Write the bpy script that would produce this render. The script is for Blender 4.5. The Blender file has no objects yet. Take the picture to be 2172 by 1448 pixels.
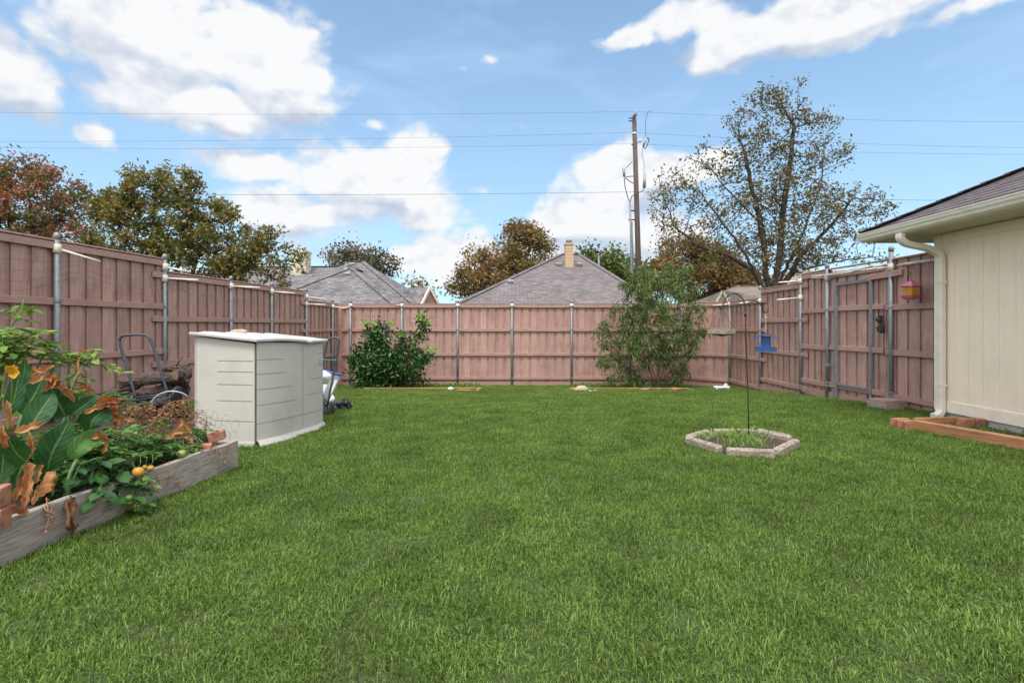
import bpy, math, random
import numpy as np
from mathutils import Vector, Matrix

random.seed(7); RNG = np.random.default_rng(11)
SC = bpy.context.scene
COL = SC.collection
R = math.radians

# ------------------------------------------------------------ camera
F = 1100.0            # focal length in photo pixels (photo 2172 wide)
CZ = 1.25             # eye height
HZ = 690.0            # photo row of the horizon
cam = bpy.data.cameras.new('camera'); cam_o = bpy.data.objects.new('camera', cam); COL.objects.link(cam_o)
cam_o.location = (0, 0, CZ); cam_o.rotation_euler = (R(90), 0, 0)
cam.sensor_width = 36; cam.lens = 36 * F / 2172; cam.shift_y = -(724 - HZ) / 2172
cam.clip_start = 0.05; cam.clip_end = 4000
SC.camera = cam_o

def at(px, py, Y):                    # a point of the place from its bearing and its distance
    return Vector(((px - 1086) / F * Y, Y, CZ - (py - HZ) / F * Y))
def atX(px, py, X):                   # the same, from its distance to the side
    Y = X * F / (px - 1086)
    return Vector((X, Y, CZ - (py - HZ) / F * Y))

# ------------------------------------------------------------ light
SUN_EL, SUN_ROT = R(63), R(192)
sl = bpy.data.lights.new('sun', 'SUN'); sun = bpy.data.objects.new('sun', sl); COL.objects.link(sun)
sl.energy = 1.9; sl.angle = R(18); sl.color = (1.0, 0.96, 0.9)
sd = Vector((math.sin(SUN_ROT) * math.cos(SUN_EL), math.cos(SUN_ROT) * math.cos(SUN_EL), math.sin(SUN_EL)))
sun.rotation_euler = sd.to_track_quat('Z', 'Y').to_euler()
SC.view_settings.view_transform = 'Standard'; SC.view_settings.look = 'None'
SC.view_settings.gamma = 1; SC.view_settings.use_curve_mapping = False
SC.view_settings.exposure = 0.8

# ------------------------------------------------------------ node helpers
class NT:
    def __init__(s, tree): s.t = tree; s.n = tree.nodes; s.l = tree.links
    def new(s, typ, **kw):
        n = s.n.new(typ)
        for k, v in kw.items(): setattr(n, k, v)
        return n
    def link(s, a, b): s.l.new(a, b)
    def _in(s, sock, v):
        if isinstance(v, bpy.types.NodeSocket): s.l.new(v, sock)
        elif v is not None: sock.default_value = v
    def math(s, op, a, b=None, c=None, clamp=False):
        n = s.new('ShaderNodeMath', operation=op, use_clamp=clamp)
        for i, v in enumerate((a, b, c)): s._in(n.inputs[i], v)
        return n.outputs[0]
    def vmath(s, op, a, b=None, c=None):
        n = s.new('ShaderNodeVectorMath', operation=op)
        for i, v in enumerate((a, b, c)):
            if v is not None: s._in(n.inputs[i], v)
        return n.outputs['Value'] if op in ('LENGTH', 'DOT_PRODUCT', 'DISTANCE') else n.outputs[0]
    def noise(s, vec, scale, detail=4, rough=.55, dist=0.0):
        n = s.new('ShaderNodeTexNoise'); s._in(n.inputs['Vector'], vec)
        n.inputs['Scale'].default_value = scale; n.inputs['Detail'].default_value = detail
        n.inputs['Roughness'].default_value = rough; n.inputs['Distortion'].default_value = dist
        return n.outputs[0]
    def mapr(s, v, a, b, c=0.0, d=1.0, smooth=False):
        n = s.new('ShaderNodeMapRange'); n.interpolation_type = 'SMOOTHSTEP' if smooth else 'LINEAR'
        s._in(n.inputs[0], v)
        for i, x in enumerate((a, b, c, d)): s._in(n.inputs[i + 1], x)
        return n.outputs[0]
    def mix(s, f, a, b, mode='MIX'):
        n = s.new('ShaderNodeMix', data_type='RGBA', blend_type=mode)
        s._in(n.inputs[0], f)
        s._in(n.inputs[6], a if isinstance(a, bpy.types.NodeSocket) else (*a, 1))
        s._in(n.inputs[7], b if isinstance(b, bpy.types.NodeSocket) else (*b, 1))
        return n.outputs[2]
    def ramp(s, f, stops, interp='LINEAR'):
        n = s.new('ShaderNodeValToRGB'); cr = n.color_ramp; cr.interpolation = interp
        while len(cr.elements) < len(stops): cr.elements.new(0.5)
        for e, (p, c) in zip(cr.elements, stops): e.position = p; e.color = (*c, 1)
        s._in(n.inputs[0], f); return n.outputs[0]

# ------------------------------------------------------------ world: blue sky with heaped clouds
w = bpy.data.worlds.new('World'); SC.world = w; w.use_nodes = True
W = NT(w.node_tree); W.n.clear()
sky = W.new('ShaderNodeTexSky', sky_type='NISHITA', sun_disc=False, sun_elevation=SUN_EL, sun_rotation=SUN_ROT)
sky.air_density = 1.0; sky.dust_density = 0.6; sky.ozone_density = 1.2
d0 = W.new('ShaderNodeTexCoord').outputs['Generated']
wn = W.new('ShaderNodeTexNoise'); W._in(wn.inputs['Vector'], d0); wn.inputs['Scale'].default_value = 9; wn.inputs['Detail'].default_value = 3
wn.inputs['Roughness'].default_value = .6
warp = W.vmath('MULTIPLY_ADD', W.vmath('SUBTRACT', wn.outputs['Color'], (.5, .5, .5)), (.055, .055, .045), d0)
def dirof(px, py):
    v = np.array([(px - 1086) / F, 1.0, (HZ - py) / F]); return v / np.linalg.norm(v)
CL = [ # photo bearing of each heap, its half width and half height, weight
 (330,110,215,165,1),(560,140,165,130,1),(420,222,235,74,1),(635,160,80,62,1),(210,292,60,35,.8),(250,20,160,80,1),
 (30,165,120,85,1),(0,90,70,60,.8),
 (560,350,165,40,.85),(775,392,170,88,1.05),(880,322,68,52,1.05),(900,445,95,52,1),(650,450,170,60,.9),(790,266,60,20,.6),(640,520,200,60,.55),
 (1290,355,100,52,1),(1420,365,170,48,.95),(1240,475,150,55,1),(1290,420,140,60,.85),(1420,500,170,100,.75),(1180,560,190,80,.85),
 (960,545,110,60,1),(860,560,110,40,.7),(760,540,120,40,.55),
 (1760,35,330,75,.95),(1720,75,230,60,.85),(1560,100,130,58,1),(1340,75,75,34,.9),(1480,30,120,60,.8),(2060,10,160,50,.7),
 (1042,126,34,20,.5),(980,150,30,16,.45),(1112,262,32,17,.46),(1022,403,34,16,.46),(700,225,22,18,.5)]
dens = None; densu = None; warpu = W.vmath('ADD', warp, (0, 0, .045))
for (px, py, rx, ry, wt) in CL:
    c = dirof(px, py); sx = 1 / abs(dirof(px + rx, py)[0] - dirof(px - rx, py)[0]) * 2; sz = 1 / abs(dirof(px, py - ry)[2] - dirof(px, py + ry)[2]) * 2
    s3 = (sx, sx * .45, sz)
    v = W.vmath('MULTIPLY_ADD', warp, s3, tuple(-c[i] * s3[i] for i in range(3)))
    m = W.math('MULTIPLY_ADD', W.vmath('LENGTH', v), -wt * .56, wt)
    if rx * ry > 7000:
        vu = W.vmath('MULTIPLY_ADD', warpu, s3, tuple(-c[i] * s3[i] for i in range(3))); mu = W.math('MULTIPLY_ADD', W.vmath('LENGTH', vu), -wt * .56, wt)
        densu = mu if densu is None else W.math('SMOOTH_MAX', densu, mu, .07)
    dens = m if dens is None else W.math('SMOOTH_MAX', dens, m, .07)
# unseen clouds added overhead and behind, made brighter to light the yard
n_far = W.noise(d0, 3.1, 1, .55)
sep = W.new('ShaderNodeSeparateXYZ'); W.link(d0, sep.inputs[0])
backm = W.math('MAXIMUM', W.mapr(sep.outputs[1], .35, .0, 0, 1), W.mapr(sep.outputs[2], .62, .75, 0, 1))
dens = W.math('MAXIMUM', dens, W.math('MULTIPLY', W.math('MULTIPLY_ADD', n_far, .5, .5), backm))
st = W.vmath('MULTIPLY', d0, (1, 1, 1.5))
fb1 = W.noise(st, 10, 6, .56, .15)
fb2 = W.noise(W.vmath('ADD', st, (-.012, 0, .04)), 10, 3, .56, .15)
def vor(vec):
    n = W.new('ShaderNodeTexVoronoi'); n.feature = 'F1'; W._in(n.inputs['Vector'], vec); n.inputs['Scale'].default_value = 13; n.inputs['Detail'].default_value = 1.6; n.inputs['Roughness'].default_value = .55; n.normalize = True
    return n.outputs['Distance']
vw = W.vmath('MULTIPLY_ADD', W.vmath('SUBTRACT', wn.outputs['Color'], (.5, .5, .5)), (.10, .10, .10), st)
v1 = vor(vw); v2 = vor(W.vmath('ADD', vw, (-.008, 0, .022)))
den2 = W.math('ADD', dens, W.math('MULTIPLY', W.math('SUBTRACT', fb1, .5), .65))
den2 = W.math('ADD', den2, W.math('MULTIPLY', W.math('SUBTRACT', .30, v1), .75))
mask = W.mapr(den2, .36, .62, 0, 1, True)
mask = W.math('MULTIPLY', mask, W.mapr(dens, .14, .34, .0, 1, True))
relief = W.math('SUBTRACT', fb1, fb2)
core = W.mapr(W.math('SUBTRACT', densu, dens), -.08, .14, 0, 1)
lit = W.math('ADD', W.math('ADD', W.math('MULTIPLY_ADD', relief, 1.4, 1.02), W.math('MULTIPLY', W.math('SUBTRACT', v2, v1), .9)), W.math('MULTIPLY', core, -.46))
big = W.noise(st, 5.2, 3, .5)
lit = W.math('ADD', lit, W.math('MULTIPLY', W.math('SUBTRACT', big, .5), -.9), clamp=True)
ccol = W.ramp(lit, [(0, (.42, .50, .64)), (.5, (.62, .69, .80)), (.85, (.88, .91, .95)), (1, (1, 1, 1))])
veil = W.mapr(sep.outputs[2], .0, .55, .62, .22)
vn = W.noise(W.vmath('MULTIPLY', d0, (1, 1, 3.2)), 4.0, 3, .6, .6)
veil = W.math('ADD', veil, W.mapr(vn, .5, .85, 0, .35), clamp=True)
skyb = W.new('ShaderNodeBackground'); skyb.inputs[1].default_value = 0.10
W.link(W.mix(veil, W.mix(1.0, sky.outputs[0], (1.0, 1.2, 1.22), 'MULTIPLY'), (3.2, 4.6, 6.1)), skyb.inputs[0])
clb = W.new('ShaderNodeBackground'); clb.inputs[1].default_value = 0.10
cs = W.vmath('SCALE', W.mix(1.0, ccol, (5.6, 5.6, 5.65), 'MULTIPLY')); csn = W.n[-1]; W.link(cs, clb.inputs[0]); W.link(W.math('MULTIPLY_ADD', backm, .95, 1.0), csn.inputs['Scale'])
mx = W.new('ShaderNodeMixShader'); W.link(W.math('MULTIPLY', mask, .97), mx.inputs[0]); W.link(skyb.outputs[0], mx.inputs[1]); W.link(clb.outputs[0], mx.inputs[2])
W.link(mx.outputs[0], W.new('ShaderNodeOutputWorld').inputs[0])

# ------------------------------------------------------------ object helpers
ROOT = {}
def tag(o, label=None, cat=None, group=None, kind=None):
    if label: o['label'] = label
    if cat: o['category'] = cat
    if group: o['group'] = group
    if kind: o['kind'] = kind
    return o
def thing(name, loc, label, cat, group=None):
    o = bpy.data.objects.new(name, None); COL.objects.link(o); o.location = loc; o.empty_display_size = .1
    ROOT[o.name] = Vector(loc); return tag(o, label, cat, group)
def link_mesh(name, V, Fc, mat, parent=None, smooth=False, origin=None, attr=None):
    V = np.asarray(V, dtype=np.float32).reshape(-1, 3)
    off = ROOT[parent.name] if parent is not None else Vector(origin if origin is not None else (0, 0, 0))
    V = V - np.array(off, dtype=np.float32)
    me = bpy.data.meshes.new(name)
    if isinstance(Fc, np.ndarray):
        k = Fc.shape[1]; me.vertices.add(len(V)); me.vertices.foreach_set('co', V.ravel())
        me.loops.add(Fc.size); me.loops.foreach_set('vertex_index', Fc.ravel().astype(np.int32))
        me.polygons.add(len(Fc)); me.polygons.foreach_set('loop_start', np.arange(0, Fc.size, k, dtype=np.int32))
        try: me.polygons.foreach_set('loop_total', np.full(len(Fc), k, dtype=np.int32))
        except Exception: pass
    else:
        me.from_pydata([tuple(map(float, v)) for v in V], [], Fc)
    me.update(calc_edges=True)
    if smooth: me.polygons.foreach_set('use_smooth', np.ones(len(me.polygons), dtype=bool))
    if attr is not None:
        a = me.attributes.new('wither', 'FLOAT', 'POINT'); a.data.foreach_set('value', np.asarray(attr, dtype=np.float32))
    if mat: me.materials.append(mat)
    o = bpy.data.objects.new(name, me); COL.objects.link(o)
    if parent is not None: o.parent = parent; ROOT[o.name] = off
    else: o.location = off; ROOT[o.name] = off
    return o
class MB:
    def __init__(s): s.v = []; s.f = []; s.a = []
    def add(s, V, Fs):
        b = len(s.v); s.v += [tuple(p) for p in V]; s.f += [tuple(i + b for i in f) for f in Fs]
    def obox(s, c, ax, ay, az, hx, hy, hz, bev=0.0):      # box from centre, unit axes and half sizes
        c = Vector(c); P = []
        if bev <= 0:
            for sz in (-1, 1):
                for sy in (-1, 1):
                    for sx in (-1, 1): P.append(c + ax * hx * sx + ay * hy * sy + az * hz * sz)
            s.add(P, [(0, 2, 3, 1), (4, 5, 7, 6), (0, 1, 5, 4), (2, 6, 7, 3), (0, 4, 6, 2), (1, 3, 7, 5)]); return
        # chamfered along the four edges parallel to the longest axis and at the ends
        ring = [(-1, -1, 1, 0), (1, -1, -1, 0), (1, -1, 0, 1), (1, 1, 0, -1), (1, 1, -1, 0), (-1, 1, 1, 0), (-1, 1, 0, -1), (-1, -1, 0, 1)]
        def loop(z, k):
            return [c + ax * (sx * (hx - k) + bx * bev) + ay * (sy * (hy - k) + by * bev) + az * z for (sx, sy, bx, by) in ring]
        Ls = [loop(-hz, bev * .7), loop(-hz + bev, 0), loop(hz - bev, 0), loop(hz, bev * .7)]
        V = sum(Ls, []); Fs = [tuple(reversed(range(8))), tuple(24 + i for i in range(8))]
        for l in range(3):
            for i in range(8):
                j = (i + 1) % 8; Fs.append((l * 8 + i, l * 8 + j, l * 8 + 8 + j, l * 8 + 8 + i))
        s.add(V, Fs)
    def box(s, x0, x1, y0, y1, z0, z1, bev=0.0):
        s.obox(((x0 + x1) / 2, (y0 + y1) / 2, (z0 + z1) / 2), Vector((1, 0, 0)), Vector((0, 1, 0)), Vector((0, 0, 1)), (x1 - x0) / 2, (y1 - y0) / 2, (z1 - z0) / 2, bev)
    def beam(s, a, b, wd, ht, up=Vector((0, 0, 1)), bev=0.0):   # box from a to b, wd sideways, ht along up
        a = Vector(a); b = Vector(b); d = (b - a); L = d.length; d.normalize()
        side = d.cross(up).normalized(); u = side.cross(d).normalized()
        s.obox((a + b) / 2, side, u, d, wd / 2, ht / 2, L / 2, bev)
    def tube(s, pts, r, n=8, cap=True):
        pts = [Vector(p) for p in pts]; rs = r if isinstance(r, (list, tuple)) else [r] * len(pts)
        prev = None; rings = []
        for i, p in enumerate(pts):
            t = ((pts[min(i + 1, len(pts) - 1)] - p).normalized() + (p - pts[max(i - 1, 0)]).normalized())
            if t.length < 1e-6: t = Vector((0, 0, 1))
            t.normalize()
            if prev is None: prev = t.orthogonal().normalized()
            prev = (prev - t * prev.dot(t)).normalized(); q = t.cross(prev)
            rings.append([p + (prev * math.cos(2 * math.pi * k / n) + q * math.sin(2 * math.pi * k / n)) * rs[i] for k in range(n)])
        V = sum(rings, []); Fs = []
        for i in range(len(pts) - 1):
            for k in range(n):
                j = (k + 1) % n; Fs.append((i * n + k, i * n + j, (i + 1) * n + j, (i + 1) * n + k))
        if cap: Fs += [tuple(reversed(range(n))), tuple((len(pts) - 1) * n + k for k in range(n))]
        s.add(V, Fs)
    def lathe(s, c, prof, n=16):
        c = Vector(c); V = []; Fs = []
        for (r, z) in prof: V += [c + Vector((r * math.cos(2 * math.pi * k / n), r * math.sin(2 * math.pi * k / n), z)) for k in range(n)]
        for i in range(len(prof) - 1):
            for k in range(n):
                j = (k + 1) % n; Fs.append((i * n + k, i * n + j, (i + 1) * n + j, (i + 1) * n + k))
        Fs += [tuple(reversed(range(n))), tuple((len(prof) - 1) * n + k for k in range(n))]
        s.add(V, Fs)
    def blob(s, c, r, seed=0, rough=.15, n=10, m=7, fl=1.0):
        rn = random.Random(seed); c = Vector(c); V = []; Fs = []
        ph = [rn.uniform(0, 6.28) for _ in range(6)]
        for i in range(m + 1):
            th = math.pi * i / m
            for k in range(n):
                a = 2 * math.pi * k / n
                q = 1 + rough * (math.sin(2 * a + ph[0]) * .5 + math.sin(3 * a + th * 2 + ph[1]) * .5 + math.sin(4 * th + ph[2]) * .4 + .4 * math.sin(5 * a - 3 * th + ph[3])) * math.sin(th)
                V.append(c + Vector((r[0] * math.sin(th) * math.cos(a) * q, r[1] * math.sin(th) * math.sin(a) * q, r[2] * math.cos(th) * q * fl)))
        for i in range(m):
            for k in range(n):
                j = (k + 1) % n; Fs.append((i * n + k, (i + 1) * n + k, (i + 1) * n + j, i * n + j))
        s.add(V, Fs)
    def build(s, name, mat, parent=None, smooth=False, origin=None):
        o = link_mesh(name, s.v, s.f, mat, parent, smooth, origin)
        return o

def bez(P, n=10):
    P = [Vector(p) for p in P]; out = []
    for i in range(n + 1):
        t = i / n; Q = list(P)
        while len(Q) > 1: Q = [Q[j].lerp(Q[j + 1], t) for j in range(len(Q) - 1)]
        out.append(Q[0])
    return out
def crom(P, n=5):
    P = [Vector(p) for p in P]; P = [P[0] * 2 - P[1]] + P + [P[-1] * 2 - P[-2]]; out = []
    for i in range(1, len(P) - 2):
        for k in range(n):
            t = k / n; a, b, c, d = P[i - 1:i + 3]
            out.append(.5 * ((2 * b) + (c - a) * t + (2 * a - 5 * b + 4 * c - d) * t * t + (3 * b - a - 3 * c + d) * t ** 3))
    out.append(P[-2]); return out

# ------------------------------------------------------------ materials
MATS = {}
def mat_nodes(name):
    m = bpy.data.materials.new(name); m.use_nodes = True
    t = NT(m.node_tree); t.n.clear(); out = t.new('ShaderNodeOutputMaterial'); b = t.new('ShaderNodeBsdfPrincipled'); t.link(b.outputs[0], out.inputs[0])
    return m, t, b, out
def MAT(name, base, c2=None, rough=.6, ns=6, stretch=(1, 1, 1), bump=.2, bdist=.01, island=.0, metal=0, spec=.4, detail=6, dirt=None, dirt_amt=.4, dirt_s=2.0, lo=.35, hi=.65):
    m, t, b, out = mat_nodes(name)
    tc = t.new('ShaderNodeTexCoord').outputs['Object']
    g = t.new('ShaderNodeNewGeometry')
    v = t.vmath('MULTIPLY', tc, stretch)
    if island:
        v = t.vmath('ADD', v, t.vmath('MULTIPLY', t.vmath('ADD', (1, 1, 1), g.outputs['Random Per Island']) if False else _cmb(t, g.outputs['Random Per Island']), (37, 23, 11)))
    n = t.noise(v, ns, detail, .6)
    col = t.mix(t.mapr(n, lo, hi), base, c2 or tuple(x * .75 for x in base))
    if dirt:
        dn = t.noise(tc, dirt_s, 5, .6)
        col = t.mix(t.mapr(dn, .5, .72, 0, dirt_amt), col, dirt)
    if island:
        k = t.mapr(g.outputs['Random Per Island'], 0, 1, 1 - island, 1 + island)
        col = t.vmath('SCALE', col); t.n[-1].inputs['Scale'].default_value = 1; t.link(k, t.n[-1].inputs['Scale'])
    t.link(col, b.inputs['Base Color']); b.inputs['Roughness'].default_value = rough
    b.inputs['Metallic'].default_value = metal; b.inputs['Specular IOR Level'].default_value = spec
    if bump:
        bn = t.new('ShaderNodeBump'); bn.inputs['Strength'].default_value = bump; bn.inputs['Distance'].default_value = bdist
        t.link(n, bn.inputs['Height']); t.link(bn.outputs[0], b.inputs['Normal'])
    MATS[name] = m; return m
def _cmb(t, s):
    c = t.new('ShaderNodeCombineXYZ')
    for i in range(3): t.link(s, c.inputs[i])
    return c.outputs[0]
def LEAF(name, stops, transl=.3, rough=.5, spec=.3, nscale=1.2, namt=.35, noisecol=None):
    m, t, b, out = mat_nodes(name)
    g = t.new('ShaderNodeNewGeometry')
    col = t.ramp(g.outputs['Random Per Island'], stops)
    n = t.noise(g.outputs['Position'], nscale, 3, .5)
    if noisecol: col = t.mix(t.mapr(n, .42, .62, 0, namt), col, noisecol)
    t.link(col, b.inputs['Base Color']); b.inputs['Roughness'].default_value = rough; b.inputs['Specular IOR Level'].default_value = spec
    tr = t.new('ShaderNodeBsdfTranslucent'); t.link(t.mix(1.0, col, (1.25, 1.3, .7), 'MULTIPLY'), tr.inputs[0])
    ms = t.new('ShaderNodeMixShader'); ms.inputs[0].default_value = transl
    t.link(b.outputs[0], ms.inputs[1]); t.link(tr.outputs[0], ms.inputs[2]); t.link(ms.outputs[0], out.inputs[0])
    MATS[name] = m; return m

FENCE = MAT('painted_fence_wood', (.44, .272, .230), (.32, .19, .16), .75, 11, (2.8, 2.8, .22), .6, .006, .09, detail=9, dirt=(.14, .075, .06), dirt_amt=.38, dirt_s=3.1, lo=.42, hi=.7)
RAIL = MAT('painted_rail_wood', (.41, .255, .215), (.34, .205, .172), .75, 12, (1, 1, 3), .3, .004, .08, dirt=(.15, .08, .065), dirt_amt=.3, dirt_s=3)
GALV = MAT('galvanised_steel', (.17, .185, .20), (.26, .275, .29), .5, 25, (1, 1, .4), .1, .002, 0, metal=.35)
PVC = MAT('cream_pvc', (.74, .71, .64), (.62, .55, .44), .4, 8, (1, 1, 1), 0, dirt=(.42, .30, .2), dirt_amt=.5, dirt_s=5)
BLACKM = MAT('black_steel', (.022, .023, .026), (.045, .045, .05), .45, 20, metal=.2, bump=.05)
HANDLE = MAT('dark_grey_tube', (.035, .042, .055), (.06, .07, .085), .5, 15, bump=.05)
SHED = MAT('beige_resin', (.54, .525, .48), (.50, .485, .44), .5, 1.6, (1, 1, 1), .0, dirt=(.38, .35, .29), dirt_amt=.45, dirt_s=2.6, spec=.35)
SHEDL = MAT('beige_resin_lid', (.46, .455, .44), (.38, .375, .365), .5, 2.5, (1, 1, 1), .1, dirt=(.38, .36, .32), dirt_amt=.4, dirt_s=5)
SIDING = MAT('cream_siding', (.90, .77, .61), (.86, .73, .57), .7, 14, (1, 1, .15), .12, .003, .0, dirt=(.56, .52, .40), dirt_amt=.25, dirt_s=2.2)
TRIM = MAT('cream_trim', (.88, .79, .64), (.83, .74, .59), .5, 5, (1, 1, .3), .06, .002, dirt=(.52, .47, .36), dirt_amt=.3, dirt_s=4)
GUTTER = MAT('gutter_metal', (.77, .72, .61), (.73, .68, .57), .35, 3, (1, .2, 1), .03, .002, dirt=(.45, .41, .33), dirt_amt=.35, dirt_s=6)
SOFFIT = MAT('soffit_board', (.55, .50, .40), (.50, .45, .36), .7, 4, bump=.05)
CONC = MAT('concrete', (.52, .50, .47), (.38, .365, .34), .85, 9, bump=.4, bdist=.006, dirt=(.16, .15, .13), dirt_amt=.6, dirt_s=6)
GREYW = MAT('weathered_grey_plank', (.44, .385, .345), (.17, .145, .135), .85, 7, (9, .5, 14), .6, .006, 0, detail=9, dirt=(.08, .075, .07), dirt_amt=.75, dirt_s=2.2, lo=.33, hi=.72)
OLDW = MAT('old_timber', (.42, .36, .30), (.17, .135, .105), .85, 9, (3, 3, 8), .6, .006, .12, detail=8, dirt=(.10, .07, .05), dirt_amt=.6, dirt_s=5)
ORANGEW = MAT('new_timber', (.40, .20, .09), (.24, .11, .05), .7, 6, (1, .25, 6), .35, .004, .1, detail=8, dirt=(.14, .06, .03), dirt_amt=.45, dirt_s=4)
BRICK = MAT('terracotta_brick', (.42, .19, .11), (.24, .10, .06), .85, 22, bump=.5, bdist=.004, island=.1, dirt=(.13, .08, .06), dirt_amt=.6, dirt_s=9)
BARK = MAT('oak_bark', (.085, .068, .055), (.035, .028, .024), .9, 9, (2, 2, .5), .6, .02, .1)
BARKL = MAT('light_bark', (.17, .12, .09), (.09, .065, .05), .9, 12, (2, 2, .5), .5, .01, .1)
LOGB = MAT('log_bark', (.13, .095, .08), (.035, .026, .022), .95, 14, (1.2, 3, 3), .9, .02, .2)
LOGE = MAT('log_cut_end', (.38, .23, .14), (.24, .14, .09), .8, 15, bump=.3)
POLEW = MAT('creosoted_pole', (.13, .09, .08), (.065, .048, .044), .85, 6, (4, 4, .4), .3, .01)
BLUE = MAT('blue_paint', (.018, .08, .26), (.013, .06, .20), .45, 12, bump=.1)
PINK = MAT('pink_plastic', (.62, .13, .24), (.52, .10, .20), .4, 6, bump=0)
AMBER = MAT('amber_plastic', (.68, .36, .05), (.50, .24, .03), .25, 5, bump=0, spec=.6)
SOIL = MAT('garden_soil', (.075, .05, .035), (.03, .02, .015), .95, 18, bump=.8, bdist=.02)
ROCK = MAT('tan_rock', (.50, .38, .28), (.33, .25, .19), .85, 8, bump=.5, bdist=.01)
WHITEP = MAT('white_plastic', (.75, .76, .78), (.66, .67, .70), .4, 9, bump=.3, bdist=.01)
BLUEP = MAT('blue_plastic', (.04, .13, .50), (.03, .10, .42), .4, 5, bump=0)
BLACKP = MAT('black_plastic_film', (.02, .022, .024), (.05, .05, .055), .3, 30, bump=.5, bdist=.01)
TEAL = MAT('teal_cord', (.01, .30, .26), None, .5, bump=0)
METALV = MAT('vent_metal', (.33, .35, .37), (.25, .27, .29), .5, 6, bump=0, metal=.3)
CHIM = MAT('chimney_siding', (.50, .36, .22), (.44, .31, .19), .7, 5, bump=.1)
CHIMW = MAT('pale_chimney_siding', (.62, .57, .46), (.56, .51, .40), .7, 5, bump=.1)
BRICKWALL = MAT('house_brick_wall', (.34, .20, .15), (.25, .15, .11), .9, 20, bump=.2)

def SHINGLE(name, a, b, c, sc=1.0):
    m, t, bs, out = mat_nodes(name)
    tc = t.new('ShaderNodeUVMap').outputs[0]
    br = t.new('ShaderNodeTexBrick'); t.link(tc, br.inputs['Vector'])
    br.offset = .5; br.inputs['Scale'].default_value = 1; br.inputs['Brick Width'].default_value = .31 * sc; br.inputs['Row Height'].default_value = .145 * sc
    br.inputs['Mortar Size'].default_value = .012; br.inputs['Mortar Smooth'].default_value = .2; br.inputs['Bias'].default_value = 0
    br.inputs['Color1'].default_value = (*a, 1); br.inputs['Color2'].default_value = (*b, 1); br.inputs['Mortar'].default_value = (*tuple(x * .45 for x in a), 1)
    n = t.noise(tc, 1.1, 5, .6); n2 = t.noise(t.vmath('MULTIPLY', tc, (2.2, 6.5, 1)), 1.3, 1, .5)
    col = t.mix(t.mapr(n2, .45, .6, 0, .75), br.outputs[0], c)
    col = t.mix(t.mapr(n, .35, .7, 0, .3), col, tuple(x * 1.25 for x in b))
    t.link(col, bs.inputs['Base Color']); bs.inputs['Roughness'].default_value = .95
    bn = t.new('ShaderNodeBump'); bn.inputs['Strength'].default_value = .6; bn.inputs['Distance'].default_value = .02; bn.invert = True
    t.link(br.outputs['Fac'], bn.inputs['Height']); t.link(bn.outputs[0], bs.inputs['Normal'])
    return m
SH_A = SHINGLE('grey_shingles', (.095, .09, .097), (.235, .215, .215), (.06, .056, .064))
SH_B = SHINGLE('mauve_shingles', (.12, .102, .107), (.205, .175, .177), (.08, .07, .075))
SH_C = SHINGLE('tan_shingles', (.25, .205, .175), (.31, .26, .225), (.2, .165, .145))
SH_H = SHINGLE('dark_shingles', (.10, .082, .085), (.145, .12, .125), (.05, .043, .046))
def add_uv(o, planes=None):          # metres along the eave and up the slope, per face
    me = o.data; uv = me.uv_layers.new(name='UVMap')
    for p in me.polygons:
        n = p.normal; h = Vector((n.x, n.y, 0))
        if h.length < 1e-4: eu = Vector((1, 0, 0)); ev = Vector((0, 1, 0))
        else:
            eu = Vector((-h.y, h.x, 0)).normalized(); ev = n.cross(eu)
        for li in p.loop_indices:
            c = me.vertices[me.loops[li].vertex_index].co; uv.data[li].uv = (c.dot(eu), c.dot(ev))

# ------------------------------------------------------------ ground
HY = np.array([-30, 3, 5, 7, 8.3, 10, 10.9, 12.7, 14.5, 15.4, 17, 60]); HH = np.array([1.22, 1.22, 1.225, 1.245, 1.285, 1.40, 1.465, 1.605, 1.735, 1.79, 1.85, 1.95])
def gz(y): 
    return CZ - float(np.mean(np.interp([y - .6, y - .3, y, y + .3, y + .6], HY, HH)))
def ground():
    ys = np.concatenate([[-400, -60, -10], np.arange(-2, 18, .4), [22, 30, 45, 60, 100, 300, 1500]])
    xs = np.concatenate([[-1500, -200, -60], np.arange(-20, 21, 2), [60, 200, 1500]])
    V = [(x, y, gz(y)) for y in ys for x in xs]; n = len(xs)
    Fc = [(j * n + i, j * n + i + 1, (j + 1) * n + i + 1, (j + 1) * n + i) for j in range(len(ys) - 1) for i in range(n - 1)]
    m, t, b, out = mat_nodes('lawn_soil'); g = t.new('ShaderNodeNewGeometry')
    n1 = t.noise(g.outputs['Position'], 22, 6, .65)
    t.link(t.mix(t.mapr(n1, .35, .65), (.03, .045, .01), (.055, .08, .018)), b.inputs['Base Color']); b.inputs['Roughness'].default_value = 1
    tag(link_mesh('ground', V, Fc, m, smooth=True), 'flat lawn ground under the grass', None, None, 'structure')
ground()

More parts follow.
